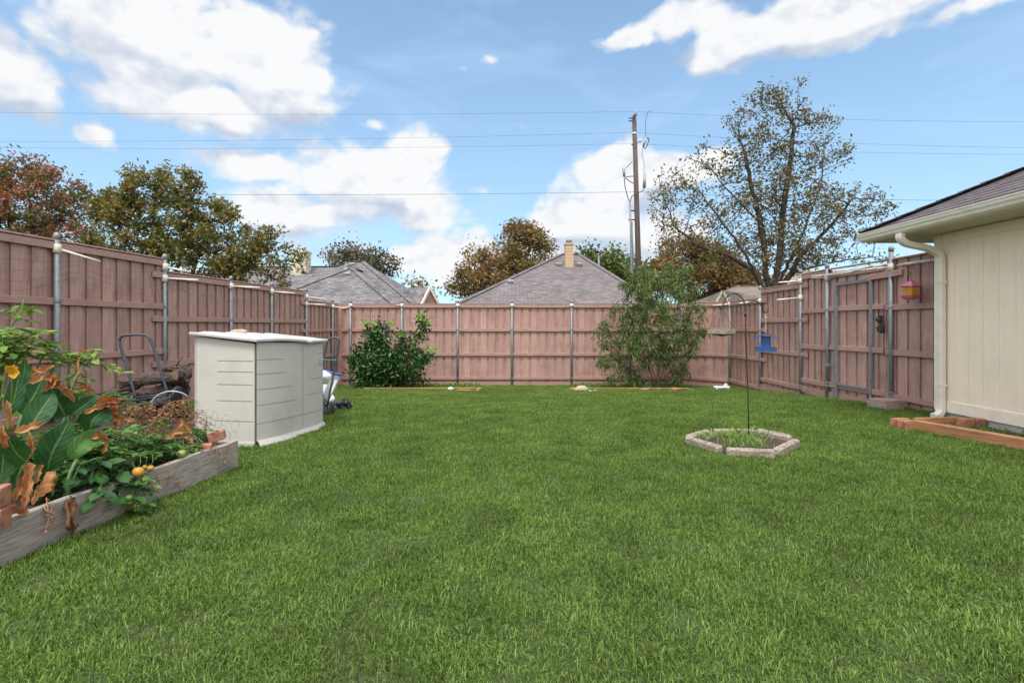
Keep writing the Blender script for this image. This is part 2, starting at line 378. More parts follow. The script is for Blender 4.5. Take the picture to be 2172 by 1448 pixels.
OLDD = MAT('dark_weathered_wood', (.20, .16, .13), (.09, .07, .06), .9, 14, (2, 2, 2), .5, .004)
SEAM = MAT('dark_seam', (.15, .13, .105), None, .8, bump=0)
def grass():
    m, t, b, out = mat_nodes('grass_blades'); g = t.new('ShaderNodeNewGeometry')
    pos = g.outputs['Position']
    col = t.ramp(g.outputs['Random Per Island'], [(0, (.032, .062, .012)), (.22, (.078, .14, .026)), (.55, (.150, .243, .047)), (.88, (.24, .345, .085)), (.97, (.27, .35, .11)), (1, (.27, .24, .12))])
    n1 = t.noise(pos, 2.6, 4, .6); n2 = t.noise(pos, .45, 3, .5)
    k = t.math('MULTIPLY', t.mapr(n1, .32, .68, .70, 1.20), t.mapr(n2, .3, .7, .84, 1.14))
    col = t.vmath('SCALE', col); sc = t.n[-1]; t.link(k, sc.inputs['Scale'])
    col = t.mix(t.mapr(t.noise(pos, 1.3, 3, .5), .48, .7, 0, .28), col, (.15, .215, .05))
    t.link(col, b.inputs['Base Color']); b.inputs['Roughness'].default_value = .55; b.inputs['Specular IOR Level'].default_value = .12
    tr = t.new('ShaderNodeBsdfTranslucent'); t.link(t.mix(1.0, col, (1.1, 1.2, .7), 'MULTIPLY'), tr.inputs[0])
    ms = t.new('ShaderNodeMixShader'); ms.inputs[0].default_value = .3
    t.link(b.outputs[0], ms.inputs[1]); t.link(tr.outputs[0], ms.inputs[2]); t.link(ms.outputs[0], out.inputs[0])
    coll = bpy.data.collections.new('grass_tufts')
    for k in range(6):
        N = 900; S = .17
        base = np.stack([RNG.uniform(-S, S, N), RNG.uniform(-S, S, N), np.zeros(N) - .004], 1)
        # soft clumping
        cl = RNG.uniform(-S, S, (26, 2)); idx = RNG.integers(0, 26, N); pull = RNG.uniform(0, .75, (N, 1)) ** 2
        base[:, :2] = base[:, :2] * (1 - pull) + cl[idx] * pull
        L = RNG.gamma(9, .0029, N) * np.where(RNG.random(N) < .06, 1.7, 1.0); ang = RNG.uniform(0, 2 * np.pi, N); lean = RNG.uniform(.2, 1.5, N); wd = RNG.uniform(.0013, .0024, N)
        d = np.stack([np.cos(ang), np.sin(ang), np.zeros(N)], 1); s = np.stack([-np.sin(ang + RNG.uniform(-1.2, 1.2, N)), np.cos(ang), np.zeros(N)], 1)
        z = np.array([[0, 0, 1.0]])
        p1 = base + (d * np.sin(lean * .45)[:, None] + z * np.cos(lean * .45)[:, None]) * (L * .5)[:, None]
        p2 = p1 + (d * np.sin(lean * 1.15)[:, None] + z * np.cos(lean * 1.15)[:, None]) * (L * .5)[:, None]
        V = np.stack([base - s * wd[:, None], base + s * wd[:, None], p1 + s * wd[:, None] * .85, p1 - s * wd[:, None] * .85, p2], 1).reshape(-1, 3)
        q = np.arange(N)[:, None] * 5
        Fs = [tuple(r) for r in (q + np.array([0, 1, 2, 3]))] + [tuple(r) for r in (q + np.array([3, 2, 4]))]
        me = bpy.data.meshes.new('tuft'); me.from_pydata(V.tolist(), [], [tuple(int(a) for a in f) for f in Fs]); me.materials.append(m)
        coll.objects.link(bpy.data.objects.new('tuft', me))
    pts = []
    st = .195
    for y in np.arange(.4, 15.35, st):
        for x in np.arange(-6.6, 6.1, st):
            if x < -5.2 - 0.0 * y and x < -(6915 / F) * .97: continue
            if abs(x) > y * 1.35 + 2.2: continue
            pts.append((x + RNG.uniform(-.08, .08), y + RNG.uniform(-.08, .08)))
    V = [(x, y, gz(y)) for x, y in pts if not (x > 5.7 and y < 7.1) and not (x > 5.22 and y < 6.5) and not (x < -3.15 and y < 7.6) and not (x < -2.62 - (4.47 - y) * .1176 and y < 4.3) and y < 15.28]
    o = link_mesh('grass', V, [], None)
    ng = bpy.data.node_groups.new('grass_scatter', 'GeometryNodeTree')
    ng.interface.new_socket('Geometry', in_out='INPUT', socket_type='NodeSocketGeometry'); ng.interface.new_socket('Geometry', in_out='OUTPUT', socket_type='NodeSocketGeometry')
    N_ = ng.nodes; gi = N_.new('NodeGroupInput'); go = N_.new('NodeGroupOutput'); ip = N_.new('GeometryNodeInstanceOnPoints')
    ci = N_.new('GeometryNodeCollectionInfo'); ci.inputs[0].default_value = coll; ci.inputs[1].default_value = True; ci.inputs[2].default_value = True
    rr = N_.new('FunctionNodeRandomValue'); rr.data_type = 'FLOAT_VECTOR'; rr.inputs[0].default_value = (-.05, -.05, 0); rr.inputs[1].default_value = (.05, .05, 6.283)
    rs = N_.new('FunctionNodeRandomValue'); rs.data_type = 'FLOAT_VECTOR'; rs.inputs[0].default_value = (.95, .95, .85); rs.inputs[1].default_value = (1.15, 1.15, 1.15); rs.inputs['Seed'].default_value = 5
    ip.inputs['Pick Instance'].default_value = True
    L_ = ng.links; L_.new(gi.outputs[0], ip.inputs['Points']); L_.new(ci.outputs[0], ip.inputs['Instance']); L_.new(rr.outputs[0], ip.inputs['Rotation']); L_.new(rs.outputs[0], ip.inputs['Scale']); L_.new(ip.outputs[0], go.inputs[0])
    md = o.modifiers.new('scatter', 'NODES'); md.node_group = ng
    tag(o, 'mown green lawn grass covering the whole yard', 'grass', None, 'stuff')
grass()
# ------------------------------------------------------------ fences
PITCH, BW = .25, .180
RAILZ = (.245, .947, 1.67, 2.375)
def fence_bay(root, a, b, zb, nrm, H=2.44, kick=True, rails=RAILZ, ext_a=0, ext_b=0, cap=True, pickets=True, phase=0.0):
    """a, b: ends on the picket line; nrm: horizontal direction towards the yard; rails stand proud on the yard side"""
    a = Vector((a[0], a[1], 0)); b = Vector((b[0], b[1], 0)); d = b - a; L = d.length; d.normalize(); up = Vector((0, 0, 1)); nrm = Vector(nrm)
    if pickets:
        m = MB(); k = 0; s = -phase * PITCH
        while s < L:
            for lay in (0, 1):
                c = s + BW / 2 + (PITCH / 2 if lay else 0)
                lo, hi = max(c - BW / 2, 0.0), min(c + BW / 2, L)
                if hi - lo > .03:
                    j = RNG.uniform(-.004, .004); off = nrm * (-.012 - .027 * lay + j * .3); tp = H - .015 + j
                    m.obox(a + d * ((lo + hi) / 2) + off + up * (zb + .02 + tp / 2), d, nrm, up, (hi - lo) / 2 - .0015, .008, tp / 2 - .01, .0)
            s += PITCH
        for e in (.045, L - .045): m.obox(a + d * e + nrm * -.059 + up * (zb + .02 + (H - .02) / 2), d, nrm, up, .05, .006, (H - .02) / 2 - .02)
        m.build('pickets', FENCE, root)
    for i, rz in enumerate(rails):
        m = MB(); j = RNG.uniform(-.006, .006)
        m.beam(a - d * ext_a + nrm * .022 + up * (zb + rz), b + d * ext_b + nrm * .022 + up * (zb + rz + j * .3), .038, .088, bev=.004)
        m.build('rail', RAIL, root)
    if kick:
        m = MB(); m.beam(a + nrm * .015 + up * (zb + .06), b + nrm * .015 + up * (zb + .06), .022, .14); m.build('kickboard', RAIL, root)
    if cap:
        m = MB(); m.beam(a + up * (zb + H + .004) - nrm * .002, b + up * (zb + H + .004) - nrm * .002, .085, .022, bev=.004); m.build('top_cap', RAIL, root)
def post(root, p, zb, zt, nrm, clamps=()):
    nrm = Vector(nrm); c = Vector((p[0], p[1], 0)) + nrm * .036
    m = MB(); m.tube([c + Vector((0, 0, zb - .1)), c + Vector((0, 0, zt))], .033, 12); o = m.build('post', GALV, root, True)
    m = MB(); m.lathe(c + Vector((0, 0, zt - .03)), [(.038, 0), (.039, .045), (.036, .06), (.026, .078), (.008, .088)], 12); m.build('post_cap', GALV, o, True)
    d = Vector((-nrm.y, nrm.x, 0))
    for z in clamps:
        m = MB(); m.lathe(c + Vector((0, 0, z - .02)), [(.037, 0), (.039, .008), (.039, .03), (.037, .038)], 12)
        m.obox(c + Vector((0, 0, z)), d, nrm, Vector((0, 0, 1)), .07, .006, .018); m.build('rail_bracket', GALV, o)
    return o, c
def arm(po, c, z, tip, tip2=None):
    m = MB(); m.lathe(c + Vector((0, 0, z - .055)), [(.038, 0), (.047, .004), (.047, .106), (.038, .11)], 12)
    s = c + Vector((0, 0, z)); pts = [s + (Vector(tip) - s).normalized() * .03, Vector(tip)]
    if tip2 is not None: pts.append(Vector(tip2))
    m.tube(pts, .0165, 10); m.build('pipe_arm', PVC, po, True)

# left fence
KL = 6915.0
def LP(px): Y = KL / (1165 - px); return ((px - 1086) / F * Y, Y)
PX = {'A': 115, 'B': 345, 'C': 486, 'D': 573, 'E': 647, 'F': 703}
LPOS = {k: LP(v) for k, v in PX.items()}
c0 = LP(716); BKY = 15.4
ldir = Vector((LPOS['E'][0] - LPOS['A'][0], LPOS['E'][1] - LPOS['A'][1], 0)).normalized(); lnr = Vector((ldir.y, -ldir.x, 0))
Lf = thing('wooden_fence', (LPOS['A'][0], LPOS['A'][1], gz(6.6)), 'mauve painted board fence on the left, stepping down in three levels behind the storage shed', 'fence')
def ext(px0, Y): return (LPOS['A'][0] + (Y - LPOS['A'][1]) * ldir.x / ldir.y, Y)
Z1, Z2, Z3 = CZ + 1.075 - 2.44, CZ + .875 - 2.44, CZ + .635 - 2.44
seq = [(ext(0, 1.1), ext(0, 2.95), Z1), (ext(0, 2.95), ext(0, 4.75), Z1), (ext(0, 4.75), LPOS['A'], Z1), (LPOS['A'], LPOS['B'], Z1), (LPOS['B'], LPOS['C'], Z2), (LPOS['C'], LPOS['D'], Z2), (LPOS['D'], LPOS['E'], Z2), (LPOS['E'], LPOS['F'], Z3), (LPOS['F'], c0, Z3)]
for i, (a, b, z) in enumerate(seq):
    fence_bay(Lf, a, b, z, lnr, ext_a=.24 if i in (4, 7) else -.036, ext_b=-.036 if i != 8 else 0, phase=(i * .37) % 1)
def clz(zb): return [zb + r for r in RAILZ[:3]]
for Y in (2.95, 4.75): post(Lf, ext(0, Y), Z1, Z1 + 2.47, lnr, clz(Z1))
for k, z, zt in (('A', Z1, Z1 + 2.49), ('B', Z1, Z1 + 2.47), ('C', Z2, Z2 + 2.48), ('D', Z2, Z2 + 2.48), ('E', Z2, Z2 + 2.47), ('F', Z3, Z3 + 2.50)):
    po, c = post(Lf, LPOS[k], z - .25, zt, lnr, clz(z))
    Y = LPOS[k][1]
    if k == 'A': arm(po, c, at(115, 527, Y).z, at(212, 555, Y + .25))
    if k == 'B':
        arm(po, c, at(345, 566, Y).z, at(404, 577, Y + .1)); arm(po, c, at(345, 590, Y).z, at(420, 594, Y - .05))
    if k == 'C': arm(po, c, at(486, 607, Y).z, at(551, 610, Y))
    if k == 'D': arm(po, c, at(573, 618, Y).z, at(625, 622, Y))
    if k == 'E': arm(po, c, at(647, 629, Y).z, at(690, 634, Y)); arm(po, c, at(647, 645, Y).z, at(691, 646, Y))
    if k == 'F': arm(po, c, at(703, 650, Y).z, at(730, 653.5, Y), at(742, 650, Y + .1))

# back fence
Bf = thing('wooden_fence', (0, BKY, gz(15.4)), 'long straight mauve board fence across the back of the yard', 'fence')
bx = [716, 744, 853, 971, 1086, 1212, 1335, 1445]
bxx = [(p - 1086) / F * BKY for p in bx]
for i in range(len(bxx) - 1):
    fence_bay(Bf, (bxx[i], BKY), (bxx[i + 1], BKY), Z3, (0, -1, 0), ext_a=-.036 if i else 0, ext_b=-.036, phase=(i * .43) % 1)
m = MB(); m.box(bxx[0] + .0, bxx[0] + .14, BKY - .06, BKY - .02, Z3, Z3 + 2.40); m.build('corner_board', RAIL, Bf)
for i, x in enumerate(bxx[1:]):
    po, c = post(Bf, (x, BKY), Z3 - .2, Z3 + 2.50, (0, -1, 0), clz(Z3))
    z = Z3 + 2.40
    if i == 1: arm(po, c, z, c + Vector((-.16, -.02, z + .01)))
    else:
        m = MB(); m.lathe(c + Vector((0, 0, z - .05)), [(.038, 0), (.048, .004), (.048, .1), (.038, .104)], 12)
        m.tube([c + Vector((-.07, -.01, z - .02)), c + Vector((.08, -.02, z - .01))], .014, 8)
        m.build('pipe_arm', PVC, po, True)

# right fence
def RP(px, Y): return ((px - 1086) / F * Y, Y)
H_, I_, J_, K_, L_, M_ = (bxx[-1], BKY), RP(1549, 14.45), RP(1615.5, 12.7), RP(1702, 10.85), RP(1758.5, 9.85), RP(1894.7, 8.34)
Wn = (6.12, 7.06)
ZR4, ZR3, ZR2, ZR1 = CZ + .66 - 2.44, CZ + .66 - 2.44, CZ + .885 - 2.44, CZ + 1.06 - 2.44
Rf = thing('wooden_fence', (6.0, 10.8, gz(10.8)), 'mauve board fence curving along the right side up to the house, gate in it', 'fence')
def nr(a, b):
    d = Vector((b[0] - a[0], b[1] - a[1], 0)).normalized(); return Vector((d.y, -d.x, 0))
rs_ = [(H_, I_, ZR4, 0, -.03, 0), (I_, J_, ZR3, -.03, -.03, 1), (J_, K_, ZR2, -.03, -.03, 2), (K_, L_, ZR1, -.03, -.03, 3), (M_, Wn, ZR1, -.03, 0, 5)]
for (a, b, z, ea, eb, i) in rs_:
    n = nr(a, b)
    fence_bay(Rf, a, b, z, n, ext_a=ea, ext_b=.24 if i in (1, 2) else eb, phase=(i * .31) % 1, rails=RAILZ if i != 5 else RAILZ[:3])
# stubs of the lower levels running on past the posts
nrs = nr(K_, M_)
gn = nr(L_, M_)
P_ = {}
for k, p, z, zt in (('I', I_, ZR3, ZR3 + 2.50), ('J', J_, ZR3, ZR2 + 2.47), ('K', K_, ZR2, ZR1 + 2.5), ('L', L_, ZR1, ZR1 + 2.50), ('M', M_, ZR1, ZR1 + 2.60)):
    po, c = post(Rf, p, z - .12, zt, nr(J_, K_) if k in 'JKLM' else nr(H_, I_), clz(z) + [z + .3]); P_[k] = (po, c)
Y = I_[1]; arm(*P_['I'], at(1549, 645, Y).z, at(1512, 648, Y))
Y = J_[1]; arm(*P_['J'], at(1615, 638, Y).z, at(1569, 643, Y))
Y = K_[1]; arm(*P_['K'], at(1702, 596, Y).z, at(1652, 599, Y)); arm(*P_['K'], at(1702, 631, Y).z, at(1648, 636, Y))
Y = L_[1]; arm(*P_['L'], at(1758, 588.5, Y).z, at(1722, 589, Y + .35))
Y = M_[1]; arm(*P_['M'], at(1895, 566, Y).z, at(1808, 575, 9.2), at(1735, 586, 10.05))
pp = MB(); pp.tube(crom([at(1722, 586, 10.2), at(1790, 580, 9.4), at(1815, 573, 9.1), at(1850, 563.5, 8.75)], 4), .015, 8)
o = pp.build('plastic_pipe', PVC, None, True, origin=at(1790, 580, 9.4)); tag(o, 'loose bent white plastic pipe lying across the arms above the gate', 'pipe')
pp = MB(); pp.tube([at(1903, 563, 8.28), at(1945, 556.5, 7.75), at(1990, 549, 7.3)], .022, 8)
o = pp.build('plastic_pipe', PVC, None, True, origin=at(1945, 556, 7.75)); tag(o, 'dull cream pipe under the fence top next to the house, holding the pink feeder', 'pipe')

# gate
Gt = thing('fence_gate', (6.1, 9.1, gz(9.1)), 'wooden gate with a grey steel frame and black latch set in the right fence', 'gate')
La = Vector((L_[0], L_[1], 0)); Ma = Vector((M_[0], M_[1], 0)); gd = (Ma - La).normalized()
fence_bay(Gt, La + gd * .06, Ma - gd * .14, ZR1 + .02, gn, H=2.36, cap=False, kick=False, rails=(.245, .947, 1.67, 2.30), phase=.2)
fence_bay(Rf, Ma - gd * .13, Ma - gd * .0, ZR1, gn, cap=True, phase=.2, rails=(.245, .947, 1.67, 2.30), kick=False)
fence_bay(Rf, La, Ma - gd * .135, ZR1, gn, cap=True, pickets=False, rails=(), kick=True)
fr = MB(); ga = at(1776, 690, 9.58) + gn * .02; gb = at(1850.6, 690, 8.76) + gn * .02
za, zb2 = at(1776, 600, 9.58).z, at(1776, 842, 9.58).z; zc, zd = at(1850.6, 588, 8.76).z, at(1850.6, 856, 8.76).z
sq = Vector((0, 0, 1))
for (q, z0, z1) in ((ga, zb2, za), (gb, zd, zc)):
    fr.obox(Vector((q.x, q.y, (z0 + z1) / 2)), gd, gn, sq, .026, .026, (z1 - z0) / 2, .004)
def zat(q, z): return Vector((q.x, q.y, z))
fr.beam(zat(ga, za - .03), zat(gb, zc - .045), .045, .045); fr.beam(zat(ga, at(0, 813, 9.58).z), zat(gb, at(0, 828, 8.76).z), .045, .045)
fr.build('steel_frame', GALV, Gt)
for z in (CZ + .9, CZ - .75):
    hm = MB(); hm.beam(Vector((L_[0], L_[1], z)) + gn * .05, Vector((ga.x, ga.y, z)) , .012, .03); hm.lathe(Vector((L_[0], L_[1], z - .03)) + gn * .036, [(.038, 0), (.04, .01), (.04, .05), (.038, .06)], 10); hm.build('hinge', GALV, Gt)
lp = at(1877, 690, 8.48) + gn * .05
def latch(px, py, k):
    q = at(px, py, 8.47) + gn * .055; m = MB()
    m.obox(q, gd, gn, sq, .05, .008, .07, .003); m.obox(q + gn * .03, gd, gn, sq, .035 + .02 * k, .025, .03 + .02 * k, .008)
    m.tube([q + gd * .03 + gn * .03, q - gd * .09 + gn * .045 + sq * .01], .008, 6); m.tube([q + sq * .02 + gn * .02, q + sq * .13 + gn * .03 - gd * .01], .006, 6)
    m.build('latch', BLACKM, Gt)
latch(1874, 678, 0); latch(1878, 697, 1)
m = MB(); q = at(1881, 690, 8.44) + gn * .05; m.tube([zat(q, at(0, 649, 8.44).z), zat(q, at(0, 755, 8.44).z)], .007, 6); m.build('drop_rod', BLACKM, Gt)
m = MB(); hd = Ma + Vector((0, 0, ZR1 + 2.22)) + gn * .05
m.beam(Ma - gd * .5 + gn * .045 + sq * (ZR1 + 2.19), Ma + gd * .22 + gn * .045 + sq * (ZR1 + 2.215), .04, .1, bev=.004); m.build('header_rail', RAIL, Rf)

st_ = thing('wooden_step', at(1883, 866, 8.0) , 'low brown step of two stacked boards on the grass under the gate latch', 'step')
m = MB(); q = Vector(((1882 - 1086) / F * 7.95, 7.95, gz(7.95))); m.obox(q + sq * .125, gd, gn, sq, .16, .17, .022, .004); m.build('top_board', OLDW if False else RAIL, st_)
m = MB(); m.obox(q + sq * .055 + gn * .03, gd, gn, sq, .19, .15, .045, .004); m.build('lower_board', OLDW, st_)

# bird netting
def net(name, pts, label, drop=.16, seed=0):
    rn = random.Random(seed); m = MB()
    for lv in range(4):
        line = []
        for i in range(len(pts) - 1):
            a, b = Vector(pts[i]), Vector(pts[i + 1])
            for k in range(8):
                t = k / 8; line.append(a.lerp(b, t) + Vector((rn.uniform(-.03, .03), rn.uniform(-.03, .03), -drop * (lv / 3) * (1 + .5 * math.sin(t * 3.14)) - .09 * math.sin(t * 3.14) + rn.uniform(-.02, .02))))
        m.tube(line, .0016, 4, cap=False)
    for i in range(len(pts) - 1):
        a, b = Vector(pts[i]), Vector(pts[i + 1])
        for k in range(14):
            t = (k + rn.random()) / 14; p = a.lerp(b, t); s = -.09 * math.sin(t * 3.14); e = -drop * 1.3
            if k % 3 == 0: m.tube([p + Vector((0, 0, s)), p + (b - a).normalized() * rn.uniform(-.12, .12) + Vector((rn.uniform(-.04, .04), 0, s + e))], .0018, 3, cap=False)
    o = m.build(name, BLACKM, None, origin=pts[0]); tag(o, label, 'netting'); return o
def inw(p, n, z, k=.1): return Vector((p[0], p[1], z)) + Vector(n) * k
net('bird_netting', [inw(ext(0, 4.75), lnr, Z1 + 2.15, .3), inw(LPOS['A'], lnr, Z1 + 2.2, .28), inw(LPOS['B'], lnr, Z1 + 2.25, .2), inw(LPOS['C'], lnr, Z2 + 2.32, .2), inw(LPOS['E'], lnr, Z2 + 2.32, .2), inw(LPOS['F'], lnr, Z3 + 2.32, .2)], 'sagging black bird netting strung on the left fence', .22, 1)
net('bird_netting', [inw((x, BKY), (0, -1, 0), Z3 + 2.38, .09) for x in bxx[1:]], 'thin dark netting strung just below the top of the back fence', .06, 2)
net('bird_netting', [inw(I_, nr(I_, J_), ZR3 + 2.33, .3), inw(J_, nrs, ZR3 + 2.3, .35), inw(K_, nrs, ZR2 + 2.3, .3), inw(K_, nrs, ZR1 + 2.42, .1), inw(L_, nrs, ZR1 + 2.45, .12), inw(M_, nrs, ZR1 + 2.5, .1), inw(Wn, nrs, ZR1 + 2.48, .1)], 'black bird netting draped along the right fence and over the gate', .16, 3)

# ------------------------------------------------------------ the house on the right
XW, YH = 5.73, 7.0
Hs = thing('house', (XW, YH, gz(7)), 'cream sided house corner with shingle roof and gutter on the right', 'house')
zs0, zs1 = CZ - 1.13, CZ + 1.21
m = MB(); s = YH - .09; prev = s
while s > -6:
    m.box(XW, XW + .03, s - .199, s - .002, zs0 + .13, zs1, 0); s -= .203
m.box(XW + .005, XW + .06, -6, YH - .02, zs0 + .1, zs1)
m.box(XW + .06, 14, YH - .06, YH - .03, zs0, zs1)
m.build('siding_wall', SIDING, Hs)
m = MB(); m.box(XW - .018, XW + .0, YH - .10, YH, zs0 - .0, zs1, .002); m.box(XW - .018, XW + .1, YH, YH + .02, zs0, zs1, .002); m.build('corner_trim', TRIM, Hs)
m = MB(); m.box(XW - .016, XW + .03, -6, YH - .105, zs0 - .01, zs0 + .135, .003); m.build('base_trim', TRIM, Hs)
m = MB(); m.box(XW - .016, XW + .03, -6, YH - .1, zs1 - .12, zs1, .003); m.build('frieze_board', TRIM, Hs)
m = MB(); m.box(XW + .012, 14, -6, YH - .02, gz(7) - .3, zs0 - .012); m.build('foundation', CONC, Hs)
XE, YE = 5.20, 7.62
m = MB(); m.box(XE, 14, -6, YE, zs1 + .005, zs1 + .02); m.build('soffit', SOFFIT, Hs)
m = MB(); m.box(XE, XE + .02, -6, YE, zs1 - .005, zs1 + .13); m.box(XE, 14, YE - .02, YE - .0, zs1 - .004, zs1 + .129); m.build('fascia', TRIM, Hs)
# gutter: ogee profile swept along the eave
prof = [(0, .11), (0, 0), (-.065, 0), (-.09, .022), (-.098, .05), (-.112, .07), (-.118, .105), (-.126, .107), (-.126, .118), (-.112, .118), (-.105, .10)]
m = MB(); V = []
for y in (-6, YE + .02): V += [(XE - .002 + a, y, zs1 + .005 + b) for a, b in prof]
n = len(prof); Fs = [(i, i + 1, n + i + 1, n + i) for i in range(n - 1)] + [tuple(n + i for i in range(n - 1, -1, -1))]
m.add(V, Fs); m.build('gutter', GUTTER, Hs)
# roof, two hip planes, shingles as courses
zr = zs1 + .145; pt = .49
def roof_courses():
    V = []; Fs = []; exp = .14; k = 0; t = -.05
    while t < 4.2:
        t2 = t + exp
        for side in (0, 1):
            pts = []
            for (tt, lift) in ((t, .012), (t2 + .02, .0)):
                z = zr + pt * tt + lift
                if side == 0: pts += [(XE + tt, -6, z), (XE + tt, YE - tt, z)]
                else: pts += [(XE + tt, YE - tt, z), (14, YE - tt, z)]
            b = len(V)
            V += pts + [(p[0], p[1], p[2] - .012) for p in pts[:2]]
            Fs += [(b, b + 1, b + 3, b + 2), (b, b + 4, b + 5, b + 1)]
        t = t2
    return V, Fs
V, Fs = roof_courses(); o = link_mesh('roof', V, Fs, SH_H, Hs); add_uv(o)
m = MB(); a = Vector((XE - .05, YE + .05, zr + .0)); b = Vector((XE + 4, YE - 4, zr + pt * 4)); nseg = 26
for i in range(nseg):
    p = a.lerp(b, i / nseg); q = a.lerp(b, (i + 1.25) / nseg); dd = (q - p).normalized()
    m.beam(p + sq * .012, q + sq * .0, .20, .010)
o2 = m.build('hip_cap', SH_H, Hs); add_uv(o2)
# downspout
yd = 6.86
pth = crom([(XE - .06, yd, zs1 + .0), (XE - .06, yd, zs1 - .06), (XE + .02, yd, zs1 - .13), (XE + .25, yd, zs1 - .18), (XW - .17, yd, zs1 - .22), (XW - .075, yd, zs1 - .29), (XW - .06, yd, zs1 - .42)], 4)
def rect_sweep(m, pts, w, h, side=Vector((0, 1, 0)), bev=.012):
    rings = []
    for i, p in enumerate(pts):
        t = (pts[min(i + 1, len(pts) - 1)] - pts[max(i - 1, 0)]).normalized(); u = side.cross(t).normalized()
        ring = []
        for (sx, sy, bx, by) in [(-1, -1, 1, 0), (1, -1, -1, 0), (1, -1, 0, 1), (1, 1, 0, -1), (1, 1, -1, 0), (-1, 1, 1, 0), (-1, 1, 0, -1), (-1, -1, 0, 1)]:
            ring.append(p + side * (sx * w / 2 + bx * bev) + u * (sy * h / 2 + by * bev))
        rings.append(ring)
    V = sum(rings, []); Fs = []
    for i in range(len(pts) - 1):
        for k in range(8):
            j = (k + 1) % 8; Fs.append((i * 8 + k, i * 8 + j, i * 8 + 8 + j, i * 8 + 8 + k))
    Fs += [tuple(reversed(range(8))), tuple((len(pts) - 1) * 8 + k for k in range(8))]
    m.add(V, Fs)
zb_ = CZ - 1.15
pth += [Vector((XW - .06, yd, zs1 - .8)), Vector((XW - .06, yd, zb_ + .15))] + crom([(XW - .06, yd, zb_ + .1), (XW - .07, yd - .01, zb_ + .02), (XW - .12, yd - .03, zb_ - .03), (XW - .2, yd - .05, zb_ - .045)], 3)
m = MB(); rect_sweep(m, [Vector(p) for p in pth], .10, .075); m.build('downspout', GUTTER, Hs, False)
for z in (CZ + .55, CZ - .8): m = MB(); m.box(XW - .103, XW - .018, yd - .056, yd + .056, z, z + .03); m.build('downspout_strap', GUTTER, Hs)

# timber edging and scalloped bricks by the house
def scallop(root_name, c, yaw, label, h=.13, s=1.0, grp=None):
    m = MB(); V = []; Fs = []; ca, sa = math.cos(yaw), math.sin(yaw)
    out = []
    for k in range(12):      # outline with a bulging side and a hollow side
        a = 2 * math.pi * k / 12
    prof = [(-.11, -.05), (.06, -.05), (.085, -.04), (.105, -.02), (.11, 0), (.105, .02), (.085, .04), (.06, .05), (-.11, .05), (-.09, .03), (-.083, 0), (-.09, -.03)]
    n = len(prof)
    for z, k in ((0, 1), (h - .01, 1), (h, .93)):
        V += [(c[0] + (x * ca - y * sa) * s * k, c[1] + (x * sa + y * ca) * s * k, c[2] + z) for x, y in prof]
    for l in range(2):
        for i in range(n):
            j = (i + 1) % n; Fs.append((l * n + i, l * n + j, (l + 1) * n + j, (l + 1) * n + i))
    Fs += [tuple(range(n - 1, -1, -1)), tuple(2 * n + i for i in range(n))]
    m.add(V, Fs); o = m.build(root_name, BRICK, None, origin=c); return tag(o, label, 'brick', grp)
def gpt(px, py, dz=0):      # the point of the ground seen at this bearing
    Y = 5.0
    for _ in range(30): Y = F * (CZ - gz(Y)) / (py - HZ)
    return Vector(((px - 1086) / F * Y, Y, gz(Y) + dz))
p0 = gpt(1937, 911); p1 = gpt(2215, 962)
m = MB(); m.beam(p0 + sq * .055, p1 + (p1 - p0) * 1.2 + sq * .05, .09, .13, bev=.006); o = m.build('landscape_timber', ORANGEW, None, origin=p0); tag(o, 'long orange brown timber lying on the lawn in front of the house wall', 'timber')
q0 = gpt(1940, 904) + sq * .07; q1 = gpt(2042, 902) + sq * .09
m = MB(); m.beam(q0 + Vector((.0, .0, -.02)), q1 + Vector((.0, .0, -.04)), .05, .11, bev=.005); o = m.build('landscape_timber', ORANGEW, None, origin=q0); tag(o, 'short orange brown board behind the long one below the downspout', 'timber')
scallop('edging_brick', gpt(1912, 906), .2, 'terracotta edging brick at the far left tip of the timber border', .11)
scallop('edging_brick', gpt(1929, 911), .1, 'terracotta edging brick touching the end of the long timber', .11)
scallop('edging_brick', gpt(2052, 908), .3, 'terracotta edging brick at the right end of the short board', .12)
scallop('edging_brick', gpt(2074, 907), .3, 'terracotta edging brick against the house foundation', .11)

